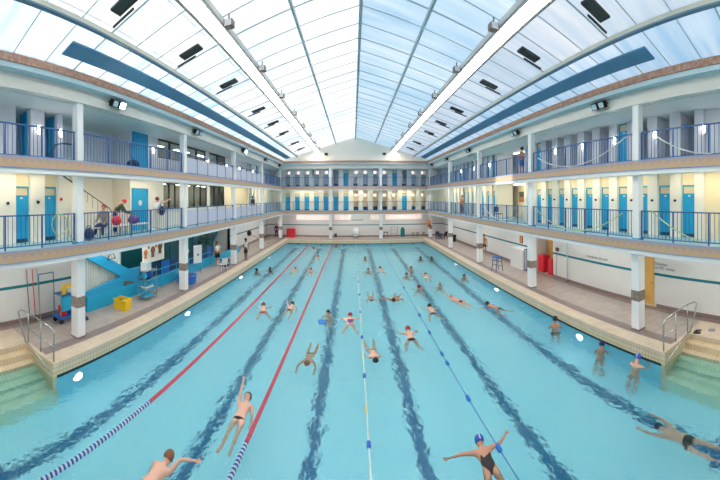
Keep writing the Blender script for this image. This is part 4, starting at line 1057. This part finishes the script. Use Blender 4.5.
# bench and bags
bn = thing('bench', 'long white bench on the lower left gallery under two bags', 'bench', (-9.0, 9.9, G1), PI / 2)
for i in range(3): MB().box(-1.7, 1.7, -.19 + .135 * i, -.08 + .135 * i, .40, .44, 'ropewhite').build('seat_slat', bn, bevel=.005)
for x in (-1.5, 0, 1.5):
    MB().box(x - .025, x + .025, -.18, -.13, 0, .40, 'steel').box(x - .025, x + .025, .13, .18, 0, .40, 'steel').box(x - .025, x + .025, -.18, .18, .36, .40, 'steel').build('leg_frame', bn)
def bag(label, x, y, z, k, r, name='duffel_bag'):
    o = MB().ell((0, 0, r[2]), r, k, 16, 10).build(name, None, (x, y, z), 0, smooth=True); MB().tube([(-.05, -.12, r[2] * 1.8), (-.03, -.06, r[2] * 2.3), (-.03, .06, r[2] * 2.3), (-.05, .12, r[2] * 1.8)], .014, 'black', 6).build('handle', o)
    return tag(o, label, 'bag')
bag('purple duffel bag on the white bench of the lower left gallery', -8.95, 10.55, G1 + .445, 'purple', (.2, .33, .19))
bag('bright red bag on the white bench between the two people', -8.95, 9.45, G1 + .445, 'red', (.18, .24, .21))
bag('black bag on the floor of the lower left gallery beside the nearest column', -8.75, 7.75, G1 + .002, 'navy', (.16, .22, .24), 'rucksack')
bag('small black bag held by the bare-chested man at the right wall', 10.05, 23.0, .82, 'black', (.10, .15, .11), 'hand_bag')
bag('black storage bag on the upper left gallery floor in front of the wall', -9.0, 10.6, G2 + .002, 'navy', (.25, .38, .25), 'storage_bag')
# gallery litter bin / stroller on the right lower gallery
o = thing('chair', 'dark folding chair on the lower right gallery in front of the lobby', 'chair', (9.35, 18.6, G1), .3)
MB().box(-.22, .22, -.22, .22, .42, .47, 'navy').build('seat', o, bevel=.01); MB().box(-.22, .22, .19, .23, .55, .92, 'navy').build('backrest', o, bevel=.01)
for x, y in ((-.2, -.2), (.2, -.2), (-.2, .2), (.2, .2)): MB().box(x - .015, x + .015, y - .015, y + .015, 0, .42 if y < 0 else .9, 'darkgrey').build('leg', o)

# ------------------------------------------------------------------ steel handrails at the corner steps
def handrail(x_posts, sg, label, name):
    o = thing(name, label, 'handrail', (0, 0, 0)); a, b_, c_ = x_posts; y = SF + .10
    top = [(a, y, 0), (a, y, .78), (a + sg * .03, y, .90), (a + sg * .12, y, .95), (b_, y, .97), (c_, y, .99), (c_ + sg * .30, y - .12, 1.0), (c_ + sg * .36, y - .18, .94), (c_ + sg * .2, y - .16, .5), (c_, y - .10, 0.02)]
    MB().tube(top, .024, 'steel', 10).build('top_rail', o, smooth=True)
    for x in (b_, c_): MB().tube([(x, y, 0), (x, y, .98)], .020, 'steel', 10).build('post', o, smooth=True)
    lo = [(a - sg * .02, SF - .05, -.35), (a + sg * .1, SF - .05, -.12), (c_ - sg * .05, SF - .05, .52), (c_ + sg * .25, SF - .05, .58)]
    MB().tube([(a, y, .42), (b_, y, .44), (c_, y, .46)], .013, 'steel', 8).build('middle_rail', o, smooth=True)
    MB().tube([(a + sg * .02, SF - .06, -.22), (a + sg * .16, SF - .06, -.16), (c_ - sg * .35, SF - .06, .10), (c_ - sg * .1, SF - .06, .12)], .020, 'steel', 8).build('grab_rail', o, smooth=True)
handrail((-7.50, -8.22, -8.98), -1, 'bent steel handrail beside the left corner steps', 'steel_handrail')
handrail((8.08, 8.82, 9.62), 1, 'bent steel handrail beside the right corner steps', 'steel_handrail.001')
# sandals on the right steps
for i, (dx, dy, r_) in enumerate(((0, 0, .4), (.16, .06, .9))):
    o = MB().prism([(-.05, -.13, 0), (.05, -.13, 0), (.055, .08, 0), (.02, .14, 0), (-.03, .14, 0), (-.055, .05, 0)], (0, 0, .022), 'black').build('sandal', None, (9.72 + dx, 4.92 + dy, .001), r_)
    MB().tube([(-.05, .0, .02), (-.02, .05, .06), (.02, .05, .06), (.05, .0, .02)], .012, 'black', 6).build('strap', o); tag(o, 'black sandal on the deck beside the right steel handrail, %s of the pair' % ('inner', 'outer')[i], 'sandal', 'pair of black sandals')
o = MB().lathe([(.14, 0), (.14, .006)], (0, 0, 0), 'steel', 20).build('floor_drain', None, (10.15, 4.55, 0)); tag(o, 'round grey floor drain on the deck right of the black sandals', 'drain')

# ------------------------------------------------------------------ left ground floor
# leaning poles and frame
for i, (y, dy, k, lb) in enumerate(((6.10, .0, 'brown', 'dark brown pole leaning on the near left wall'), (6.36, .0, 'red', 'thin red pole leaning on the near left wall between two others'), (6.58, .0, 'hosegreen', 'pale green pole leaning on the near left wall, right of the red one'))):
    tag(MB().tube([(WL + .30, y + dy, .012), (WL + .03, y, 2.0)], .018, k, 8).build('pole', None, smooth=True), lb, 'pole')
o = thing('steel_stand', 'dark blue rectangular steel frame leaning on the left wall beside the poles', 'frame', (WL + .05, 7.0, 0))
for (a, b_) in (((.12, -.36, .02), (.0, -.36, 1.75)), ((.0, -.36, 1.75), (.0, .36, 1.75)), ((.0, .36, 1.75), (.12, .36, .02)), ((.12, .36, .02), (.12, -.36, .02))): MB().tube([a, b_], .02, 'rail', 6).build('tube', o)
# cleaning trolley
o = thing('cleaning_trolley', 'blue and red cleaning trolley behind the nearest left column', 'trolley', (-9.75, 7.45, 0), 0)
MB().box(-.28, .28, -.50, .50, .20, .26, 'blue').build('lower_deck', o, bevel=.01); MB().box(-.26, .26, -.44, .44, 1.05, 1.10, 'rail').build('upper_shelf', o, bevel=.01)
for x, y in ((-.25, -.46), (.25, -.46), (-.25, .46), (.25, .46)): MB().tube([(x, y, .2), (x, y, 1.35)], .016, 'steel', 8).build('post', o)
for x, y in ((-.2, -.4), (.2, -.4), (-.2, .4), (.2, .4)): MB().lathe([(.08, -.02), (.10, -.015), (.10, .015), (.08, .02)], (x, y, .10), 'black', 14, 'x').build('wheel', o)
MB().lathe([(.14, .27), (.19, .60), (.20, .62), (.17, .62)], (.05, -.22, 0), 'red', 14).build('bucket', o); MB().lathe([(.14, .27), (.19, .60), (.20, .62), (.17, .62)], (.05, .24, 0), 'blue', 14).build('bucket', o)
MB().prism([(.29, -.40, .50), (.29, .30, .50), (.29, .38, 1.04), (.29, -.46, 1.04)], (-.12, 0, 0), 'cyan').build('waste_sack', o)
o = MB().lathe([(.16, 0), (.24, .20), (.26, .22), (.22, .22)], (0, 0, 0), 'creamwhite', 18).build('tub', None, (-9.75, 7.60, 1.101)); tag(o, 'round pale tub with yellow things on top of the cleaning trolley', 'tub')
MB().ell((0, 0, .18), (.19, .19, .12), 'yellow', 12, 6, z0=0).build('contents', o)
tag(MB().prism([(0, -.08, 0), (0, .08, 0), (0, .10, .3), (0, -.02, .42), (0, -.12, .3)], (.03, 0, 0), 'yellow').build('warning_sign', None, (-9.60, 7.20, 1.101)), 'yellow plastic sign on the shelf of the cleaning trolley', 'sign')
tag(MB().tube([(-9.35, 8.05, .01), (-9.45, 8.1, 1.5)], .014, 'steel', 8).lathe([(.03, 0), (.16, .02), (.12, .09), (.03, .11)], (-9.35, 8.05, 0), 'navy', 10).build('mop', None), 'standing mop with a dark head beside the cleaning trolley', 'mop')
# stair enclosure: low cyan wall, slanting blue parapets, striped white panels
XB = -9.85
o = thing('staircase', 'blue sided staircase with white striped panels behind the yellow basket', 'staircase', (XB, 9.0, 0))
MB().box(-.14, 0, -.4, 4.0, 0, .62, 'cyan').build('plinth', o, bevel=.02)
MB().prism([(0, -.45, 2.30), (0, -.45, 2.75), (0, 2.35, 1.35), (0, 3.1, 1.35), (0, 3.1, .62), (0, 1.9, .90), (0, 1.85, 1.05)], (-.12, 0, 0), 'door').build('parapet', o)
MB().prism([(0, -.45, .62), (0, -.45, .86), (0, 1.9, 1.15), (0, 1.9, .62)], (-.10, 0, 0), 'door').build('lower_parapet', o)
q = MB()
for i in range(16): q.box(-.22, -.18, -.40 + .14 * i, -.31 + .14 * i, .62, 2.93, 'ropewhite')
q.box(-.26, -.23, -.45, 1.95, .62, 2.93, 'greyblue'); q.build('striped_panel', o)
for i in range(9): MB().box(-1.3, -.3, 2.2 - .29 * i, 2.5 - .29 * i, 0 + .31 * i, .31 * (i + 1), 'green').build('step', o)
o = thing('coat_hanger_rack', 'dark triangular hanger on the striped panel above the blue staircase', 'hanger', (XB + .02, 10.05, 2.05))
MB().tube([(0, -.26, 0), (0, 0, .35), (0, .26, 0), (0, -.26, 0)], .02, 'navy', 6).build('hanger_frame', o); MB().tube([(0, 0, .35), (0, 0, .62)], .012, 'navy', 6).build('hook', o)
# glazed partition y 12.1..20.3
o = thing('glazed_partition', 'dark green glazed partition with blue frames behind the second left column', 'partition', (XB - .05, 16.0, 0), PI / 2)
MB().box(-3.0, 4.4, -.08, .06, 0, .55, 'cyan').build('plinth', o)
q = MB(); q.box(-3.0, 4.4, -.03, .03, .55, .62, 'blue').box(-3.0, 4.4, -.03, .03, 2.86, 2.93, 'doordark')
for i in range(9): x = -3.0 + 7.36 * i / 8; q.box(x, x + .05, -.03, .03, .62, 2.86, 'doordark')
q.build('frame', o)
for i in range(8):
    x = -3.0 + 7.36 * i / 8
    MB().box(x + .06, x + .91, -.008, .008, 1.30, 2.84, 'glass').build('glass_pane', o); MB().box(x + .06, x + .91, -.012, .012, .63, 1.28, 'blue' if i % 2 else 'doordark').build('lower_panel', o)
st(MB().box(WL - 1.6, WL - 1.5, 12.0, 25.2, 0, SOF0 - .03, 'teal').build('wall_stair_back'), 'dark teal wall behind the glazed partition on the left')
o = thing('pipe_railing', 'pale blue two-bar pipe railing in front of the glazed partition', 'railing', (XB + .30, 16.0, 0), PI / 2)
for z in (.70, 1.05): MB().tube([(-4.0, 0, z), (3.4, 0, z)], .022, 'doorframe', 8).build('rail', o)
for i in range(6): MB().tube([(-3.9 + 1.45 * i, 0, 0), (-3.9 + 1.45 * i, 0, 1.05)], .022, 'doorframe', 8).build('post', o)
# wall picture of brown animals (two-tone mural panel)
o = thing('mural_panel', 'cream panel with brown and orange painted shapes above the shelf trolley', 'picture', (XB + .03, 13.2, 1.45), PI / 2)
MB().box(-.95, .95, -.02, .02, 0, 1.4, 'creamwhite').build('backing', o)
q = MB()
for (x, z, r_, k_) in ((-.70, .55, .16, 'orange'), (-.45, .95, .12, 'brown'), (-.1, .62, .20, 'brown'), (.2, 1.0, .15, 'orange'), (.55, .72, .2, 'brown'), (.75, 1.02, .1, 'black')):
    q.lathe([(r_, -.035), (r_, -.021)], (x, 0, z), k_, 9, 'y'); q.box(x - r_ * .7, x + r_ * .6, -.03, -.021, z - r_ * 1.9, z, k_)
q.build('painting', o)
# yellow basket
o = thing('plastic_basket', 'yellow plastic basket of pool toys on the left deck in front of the staircase', 'basket', (-9.12, 10.0, 0), .1)
for (a, b_, c_, d_) in ((-.30, .30, -.22, -.19), (-.30, .30, .19, .22), (-.30, -.27, -.19, .19), (.27, .30, -.19, .19)): MB().box(a, b_, c_, d_, .03, .44, 'yellow').build('side', o, bevel=.006)
MB().box(-.29, .29, -.21, .21, 0, .03, 'yellow').build('base', o); MB().box(-.33, .33, -.25, -.223, .40, .45, 'yellow').build('rim', o); MB().box(-.33, .33, .223, .25, .40, .45, 'yellow').build('rim', o)
for i, (x, y, k_, r_) in enumerate(((-.17, .0, 'navy', .10), (.14, -.04, 'ropewhite', .11), (-.02, .09, 'darkgrey', .075))):
    tag(MB().ell((0, 0, 0), (r_, r_ * .8, r_), k_, 12, 8).build('pool_toy', None, (-9.12 + x, 10.0 + y, .30), smooth=True), ('dark blue', 'white', 'grey')[i] + ' rounded toy lying in the yellow basket', 'toy', 'toys in the yellow basket')
# shelf trolley
o = thing('shelf_trolley', 'grey wire shelf trolley on the left deck loaded with blue balls', 'trolley', (-9.12, 11.75, 0), 0)
for z in (.15, .55, .95, 1.35): MB().box(-.22, .22, -.45, .45, z, z + .025, 'steel').build('shelf', o)
for x, y in ((-.22, -.45), (.22, -.45), (-.22, .45), (.22, .45)): MB().tube([(x, y, .0), (x, y, 1.5)], .014, 'steel', 8).build('post', o)
for i, (x, y, z, r_, k_) in enumerate(((.0, -.24, .976, .155, 'cyan'), (.0, .14, .976, .185, 'blue'))):
    tag(MB().ell((0, 0, r_), (r_, r_, r_), k_, 16, 10).build('ball', None, (-9.12 + x, 11.75 + y, z + .001), smooth=True), ('pale blue', 'deep blue')[i] + ' ball on the wire shelf trolley', 'ball')
o = MB().box(-.17, .17, -.2, .2, 0, .34, 'white').build('storage_box', None, (-9.12, 11.65, 1.376), bevel=.01); tag(o, 'white box on the top of the wire shelf trolley', 'box'); MB().box(-.175, .175, -.205, .205, .345, .37, 'edgeblue').build('lid', o)
for i in range(3): tag(MB().box(-.18, .18, -.28, .28, 0, .06, ('ropewhite', 'doorframe', 'cyan')[i]).build('foam_board', None, (-9.12, 11.75, (.576, .637, .176)[i]), bevel=.01), ('white foam board on the middle shelf of the wire trolley', 'pale teal foam board lying on the white one on the wire trolley', 'cyan foam board on the bottom shelf of the wire trolley')[i], 'foam board')
# blue tub, white notice board, plastic chair, crate, column signs
o = MB().lathe([(.42, 0), (.52, .05), (.55, .42), (.58, .46), (.50, .46), (.47, .10), (.001, .08)], (0, 0, 0), 'blue', 24).build('round_tub', None, (-8.95, 15.15, 0), smooth=False); tag(o, 'large round blue tub on the left deck behind the second column', 'tub')
MB().ell((0, 0, .35), (.46, .46, .22), 'darkblue', 16, 6, z0=0).build('folded_cover', o, smooth=True)
o = thing('notice_board', 'white notice board on a stand beside the second left column', 'notice board', (-9.25, 17.0, 0), 1.2)
MB().box(-.32, .32, -.02, .02, .75, 1.85, 'white').build('board', o, bevel=.008); MB().box(-.05, .05, -.03, -.021, 1.2, 1.32, 'black').build('magnet', o)
for x in (-.28, .28): MB().tube([(x, .03, .0), (x, .03, 1.8)], .015, 'steel', 8).build('leg', o)
def plastic_chair(label, x, y, rz, k='ropewhite'):
    o = thing('plastic_chair', label, 'chair', (x, y, 0), rz)
    MB().box(-.23, .23, -.22, .22, .40, .44, k).build('seat', o, bevel=.015)
    MB().prism([(-.23, .20, .44), (.23, .20, .44), (.21, .32, .86), (-.21, .32, .86)], (0, .03, .01), k).build('backrest', o)
    for sx in (-1, 1): MB().box(sx * .25, sx * .29, -.2, .28, .62, .65, k).box(sx * .25, sx * .28, -.2, -.16, .42, .62, k).build('armrest', o, bevel=.008)
    for sx, sy in ((-1, -1), (1, -1), (-1, 1), (1, 1)): MB().tube([(sx * .19, sy * .18, .40), (sx * .25, sy * .25, 0)], .022, k, 8).build('leg', o)
    return o
plastic_chair('white plastic armchair on the left deck beside the blue crate', -8.35, 18.75, -2.2)
o = MB().box(-.27, .27, -.22, .22, 0, .42, 'darkblue').build('crate', None, (-8.75, 20.05, 0), bevel=.02); tag(o, 'dark blue crate on the left deck between chair and third column', 'crate'); MB().box(-.285, .285, -.235, .235, .42, .46, 'navy').build('lid', o, bevel=.01); MB().lathe([(.07, 0), (.07, .006)], (.271, 0, .22), 'ropewhite', 14, 'x').build('round_badge', o)
# green stairs
o = thing('green_staircase', 'dark green flight of stairs behind the lifeguard on the left', 'staircase', (WL - .75, 22.2, 0))
for i in range(10): MB().box(-.5, .55, -1.9 + .36 * i, -1.5 + .36 * i, .28 * i + (.0 if i < 1 else -.05), .28 * (i + 1), 'green').build('step', o)
MB().prism([(.56, -2.0, 0), (.56, 1.9, 2.93), (.56, 2.3, 2.93), (.56, -1.4, 0)], (.05, 0, 0), 'doordark').build('stringer', o)
MB().tube([(.62, -2.0, .95), (.62, .6, 2.92)], .025, 'doordark', 8).build('handrail', o)
tag(MB().box(-.14, 5.4, -.08, .06, 0, .5, 'cyan').build('plinth_wall', None, (XB - .05, 20.45, 0), PI / 2), 'low cyan plinth in front of the green stairs', 'low wall')
# gallery stair on the left lower gallery: white stringer with dark rail going up
o = thing('gallery_staircase', 'narrow white staircase with dark rail climbing behind the nearest left column', 'staircase', (DL - .65, 8.6, G1))
for i in range(9): MB().box(-.45, .35, 1.30 - .30 * i, 1.62 - .30 * i, 0, .28 * (i + 1), 'creamwhite').build('step', o)
MB().tube([(.36, 1.75, .95), (.36, 1.55, 1.15), (.36, -1.15, 2.54)], .022, 'raildark', 8).build('handrail', o, smooth=True)
for i in range(9): MB().tube([(.36, 1.45 - .30 * i, .28 * i + .28), (.36, 1.45 - .30 * i, 1.20 + .155 * i)], .009, 'raildark', 6).build('baluster', o)
o = thing('stair_rail', 'short curved dark stair rail on the upper left gallery', 'stair rail', (-9.2, 6.75, G2))
for dx in (0, .12): MB().tube([(dx, -.45, .05), (dx, -.42, .45), (dx, -.25, .72), (dx, .1, .80), (dx, .5, .80)], .02, 'raildark', 8).build('rail_tube', o, smooth=True)

# ------------------------------------------------------------------ right ground floor
o = thing('door_90', 'x', 'door', (WR - .02, 8.01, 0), -PI / 2, kind='structure'); o['label'] = 'pale plywood door behind the nearest right column'; o.name = 'door_%d' % (dn[0] + 1)
MB().box(-.29, -.24, -.03, .10, 0, 2.12, 'ply').box(.24, .29, -.03, .10, 0, 2.12, 'ply').box(-.29, .29, -.03, .10, 2.06, 2.12, 'ply').build('door_frame', o)
lf = MB().box(-.24, .24, .0, .045, .02, 2.06, 'ply').box(-.22, .22, -.012, 0, .62, .68, 'ply').box(-.22, .22, -.012, 0, 1.30, 1.36, 'ply').build('door_leaf', o)
MB().lathe([(.02, -.07), (.03, -.05), (.02, 0)], (.18, 0, 1.02), 'steel', 10, 'y').build('door_handle', lf)
def text(body, loc, size, label, rot=(PI / 2, 0, -PI / 2)):
    c_ = bpy.data.curves.new('text', 'FONT'); c_.body = body; c_.size = size; c_.extrude = .002; q = bpy.data.objects.new('text', c_); C.objects.link(q); bpy.context.view_layer.update()
    me = bpy.data.meshes.new_from_object(q.evaluated_get(bpy.context.evaluated_depsgraph_get())); bpy.data.objects.remove(q); me.materials.clear(); me.materials.append(M['signgrey'])
    o = bpy.data.objects.new('wall_lettering', me); C.objects.link(o); o.location = loc; o.rotation_euler = rot; return tag(o, label, 'lettering')
text('Interdiction de courir', (WR - .012, 11.95, 1.62), .17, 'small grey lettering above the teal stripe on the right wall')
text('Douches\net WC mixtes', (WR - .012, 7.66, 1.82), .17, 'two lines of grey lettering beside the plywood door')
# recess contents
for i, (y, z0, zz, k_, lb) in enumerate(((15.35, 0, .95, 'red', 'red foam mat block at the near end of the right recess'), (16.35, 0, 1.05, 'red', 'red foam mat block at the far end of the right recess'))):
    tag(MB().box(-.25, .25, -.22 if i == 0 else -.30, .22 if i == 0 else .30, 0, zz, k_).build('foam_mat', None, (WR + .3, y, 0), bevel=.03), lb, 'foam mat')
tag(MB().box(-.25, .25, -.30, .30, 0, 2.3, 'ply').build('plywood_cabinet', None, (WR + 1.2, 16.55, 0), bevel=.01), 'tall plywood cabinet at the back of the right recess', 'cabinet')
tag(MB().box(-.25, .25, -.24, .24, 0, 2.2, 'olive').build('rolled_cover', None, (WR + 1.2, 15.75, 0), bevel=.05), 'olive rolled cover standing at the back of the right recess', 'cover')
# wall pipe, hose reel, counter
o = thing('wall_pipe', 'thin grey vertical pipe on the right wall beyond the lettering', 'pipe', (WR - .06, 13.55, 0)); MB().tube([(0, 0, .12), (0, 0, 2.93)], .03, 'edgeblue', 10).build('tube', o, smooth=True); MB().box(-.10, .05, -.12, .12, 0, .12, 'brownbase').build('foot', o)
o = thing('hose_bracket', 'small brass hose bracket with trailing hose on the right wall', 'bracket', (WR - .07, 14.45, 1.6)); MB().box(-.08, .05, -.10, .10, 0, .2, 'brown').build('bracket_box', o, bevel=.01); MB().tube([(-.04, 0, 0), (-.08, -.05, -.5), (-.06, .02, -1.1), (-.06, .03, -1.58)], .014, 'greyknit', 8).build('hose', o, smooth=True)
o = MB().box(-.35, .34, -.9, .75, 0, 1.25, 'wall').build('counter', None, (WR - .35, 18.2, 0), bevel=.01); tag(o, 'white panelled counter against the right wall beyond the recess', 'counter'); MB().box(-.38, .34, -.93, .78, 1.25, 1.30, 'white').build('counter_top', o)
o = thing('framed_notice', 'brown framed notice on the right wall above the white counter', 'notice', (WR - .03, 18.6, 1.55), -PI / 2); MB().box(-.2, .2, -.02, .02, 0, .5, 'brown').build('frame', o); MB().box(-.15, .15, -.026, -.02, .05, .45, 'orange').build('print', o)
o = thing('metal_gate', 'narrow grey barred gate beside the right recess', 'gate', (WR - .35, 17.15, 0), 0)
for i in range(5): MB().tube([(-.3 + .15 * i, 0, .03), (-.3 + .15 * i, 0, 1.35)], .014, 'rail', 6).build('bar', o)
MB().box(-.32, .32, -.02, .02, 1.35, 1.40, 'rail').build('top_bar', o); MB().box(-.32, .32, -.02, .02, 0, .05, 'rail').build('bottom_bar', o)
# high steel stool on the deck
o = thing('high_stool', 'tall blue steel stool on the right deck beside the pool edge', 'stool', (8.95, 18.0, 0), .2)
MB().box(-.24, .24, -.20, .20, .88, .93, 'blue').build('seat', o, bevel=.01)
for sx, sy in ((-1, -1), (1, -1), (-1, 1), (1, 1)): MB().tube([(sx * .2, sy * .17, .88), (sx * .27, sy * .24, 0)], .02, 'rail', 8).build('leg', o)
for z in (.35, .62):
    for y_ in (-.22, .20): MB().box(-.25, .25, y_, y_ + .02, z, z + .03, 'rail').build('stretcher', o)
o = MB().lathe([(.19, 0), (.22, .6), (.24, .62), (.24, .68), (.10, .75)], (0, 0, 0), 'black', 16).build('litter_bin', None, (10.6, 31.6, 0)); tag(o, 'black litter bin at the right wall near the far end', 'bin')
# right lobby things
for z, lb in ((G1, 'lower'), (G2, 'upper')):
    o = thing('lobby_notice', 'orange and grey notice on the lobby wall of the %s right gallery' % lb, 'notice', (DR + 1.57, 20.2, z + 1.2), -PI / 2); MB().box(-.4, .4, -.02, .02, 0, .75, 'ply' if z > 4 else 'signgrey').build('board', o); MB().box(-.33, .33, -.03, -.02, .06, .35, 'edgeblue' if z > 4 else 'orange').build('print', o)
# small round wall switches between lower cabins are door buzzers: black dots
bz = None
for i, c_ in enumerate(rc[:-1]):
    y = c_ + .54; lb = 'small black switch on the lower right gallery piers, %s from the viewer' % ORD[i]
    if bz is None: bz = tag(MB().lathe([(.05, -.05), (.05, 0)], (0, 0, 0), 'black', 12, 'x').build('wall_switch', None, (DR - .162, y, G1 + 1.42)), lb, 'switch', 'switches on the lower right piers')
    else: q = bz.copy(); C.objects.link(q); q.location = (DR - .162, y, G1 + 1.42); q['label'] = lb
for i, (y, z, k_, lb) in enumerate(((4.82, G1 + 1.42, 'black', 'small black lamp switch on the left lower gallery, nearest the viewer'), (6.05, G1 + 1.45, 'black', 'small black lamp switch between two blue doors on the left lower gallery'), (7.1, G1 + 1.55, 'red', 'round red alarm button at the end of the near left lower cabins'), (7.1, G2 + 1.25, 'red', 'round red alarm button at the end of the near left upper cabins'))):
    tag(MB().lathe([(.055, 0), (.055, .05)], (0, 0, 0), k_, 12, 'x').build('wall_button', None, (DL + .161, y, z)), lb, 'button')

# ------------------------------------------------------------------ far end
tag(MB().box(-.5, .5, -.35, .35, 0, 1.02, 'red').build('foam_mat', None, (-7.45, 36.95, 0), bevel=.04), 'big red foam mat block at the far left corner', 'foam mat')
o = thing('lifeguard_seat', 'white rounded seat at the middle of the far deck', 'chair', (.30, 36.3, 0), 0)
MB().ell((0, 0, .72), (.50, .42, .52), 'white', 18, 10).build('shell', o, smooth=True); MB().lathe([(.34, 0), (.30, .10), (.16, .18), (.14, .28)], (0, 0, 0), 'grey', 18).build('pedestal', o); MB().box(-.28, .28, -.44, -.28, .5, .56, 'grey').build('seat', o, bevel=.02)
tag(MB().box(-.75, .75, -.01, .01, 0, .08, 'signgrey').build('wall_plaque', None, (.45, WF - .02, 1.98)), 'thin grey plaque high on the far wall above the white seat', 'plaque')
tag(MB().box(-.7, .7, -.01, .01, 0, .55, 'ropewhite').build('wall_notice', None, (.7, WF - .02, 2.15)), 'wide white notice between the clerestory windows of the far wall', 'notice')
tag(MB().box(-.16, .16, -.12, .12, 0, .42, 'darkgrey').build('small_bin', None, (-2.1, 37.3, 0), bevel=.02), 'small dark bin beside the far left-of-centre column', 'bin')
o = thing('side_table', 'dark low table beside the far right-of-centre column', 'table', (3.9, 37.1, 0)); MB().box(-.25, .25, -.2, .2, .55, .6, 'darkgrey').build('table_top', o)
for sx, sy in ((-1, -1), (1, -1), (-1, 1), (1, 1)): MB().box(sx * .22 - .015, sx * .22 + .015, sy * .17 - .015, sy * .17 + .015, 0, .55, 'darkgrey').build('leg', o)
o = thing('towel_rack', 'thin brown towel rack on the far deck left of the teal board', 'rack', (4.9, 37.1, 0))
for x in (-.4, .4): MB().tube([(x, 0, 0), (x, 0, 1.2)], .02, 'brown', 6).build('post', o)
for z in (.4, .8, 1.18): MB().tube([(-.4, 0, z), (.4, 0, z)], .015, 'brown', 6).build('rail', o)
tag(MB().prism([(-.25, 0, 0), (.25, 0, 0), (.25, 0, .85), (.1, 0, 1.15), (-.1, 0, 1.15), (-.25, 0, .85)], (0, .12, 0), 'teal').build('kickboard_stand', None, (5.95, 37.1, 0)), 'upright teal board on the far deck', 'board')
for i, x in enumerate((7.2, 7.75, 8.5)):
    o = thing('stool', 'low dark stool on the far deck, %s in the row right of the teal board' % ORD[i], 'stool', (x, 37.0, 0), 0, 'row of low stools at the far wall'); MB().lathe([(.20, .40), (.22, .43), (.20, .46)], (0, 0, 0), 'greyknit', 14).build('seat', o)
    for a in range(3): MB().tube([(.1 * math.cos(a * 2.1), .1 * math.sin(a * 2.1), .40), (.2 * math.cos(a * 2.1), .2 * math.sin(a * 2.1), 0)], .018, 'black', 6).build('leg', o)
for i, (x, y) in enumerate(((9.55, 33.6), (9.6, 34.4), (10.2, 33.9))): plastic_chair('dark blue plastic chair in the far right corner, %s' % ('front one', 'rear one', 'one at the wall')[i], x, y, 1.6 + i, 'navy')
o = thing('ball_net', 'brown net of balls hanging on the far right corner column', 'net', (8.62, 35.0, 1.75)); MB().ell((0, 0, 0), (.28, .16, .42), 'orange', 14, 9).build('ball_bag', o, smooth=True); MB().ell((.12, -.1, -.22), (.16, .12, .2), 'brown', 10, 7).build('lower_ball', o, smooth=True); MB().tube([(0, 0, .4), (0, .12, .75)], .012, 'brown', 6).build('hook', o)
for i, x in enumerate((-3.0, 3.55)):
    tag(MB().box(-.18, .18, -.12, 0, -.14, .14, 'black').build('loudspeaker', None, (x, EF + .09, 9.65), bevel=.01), 'small black loudspeaker on the gable wall, %s of the ridge' % ('left', 'right')[i], 'loudspeaker', 'loudspeakers on the gable')
for i, x in enumerate((-7.1, -6.1, -4.2)):
    pass
o = thing('telescopic_pole', 'long orange pole leaning across the left deck near the far end', 'pole', (0, 0, 0)); MB().tube([(-9.9, 28.6, 1.25), (-8.6, 31.2, .03)], .03, 'orange', 8).build('shaft', o, smooth=True); MB().ell((-9.9, 28.6, 1.35), (.22, .3, .3), 'black', 12, 8).build('brush', o, smooth=True)
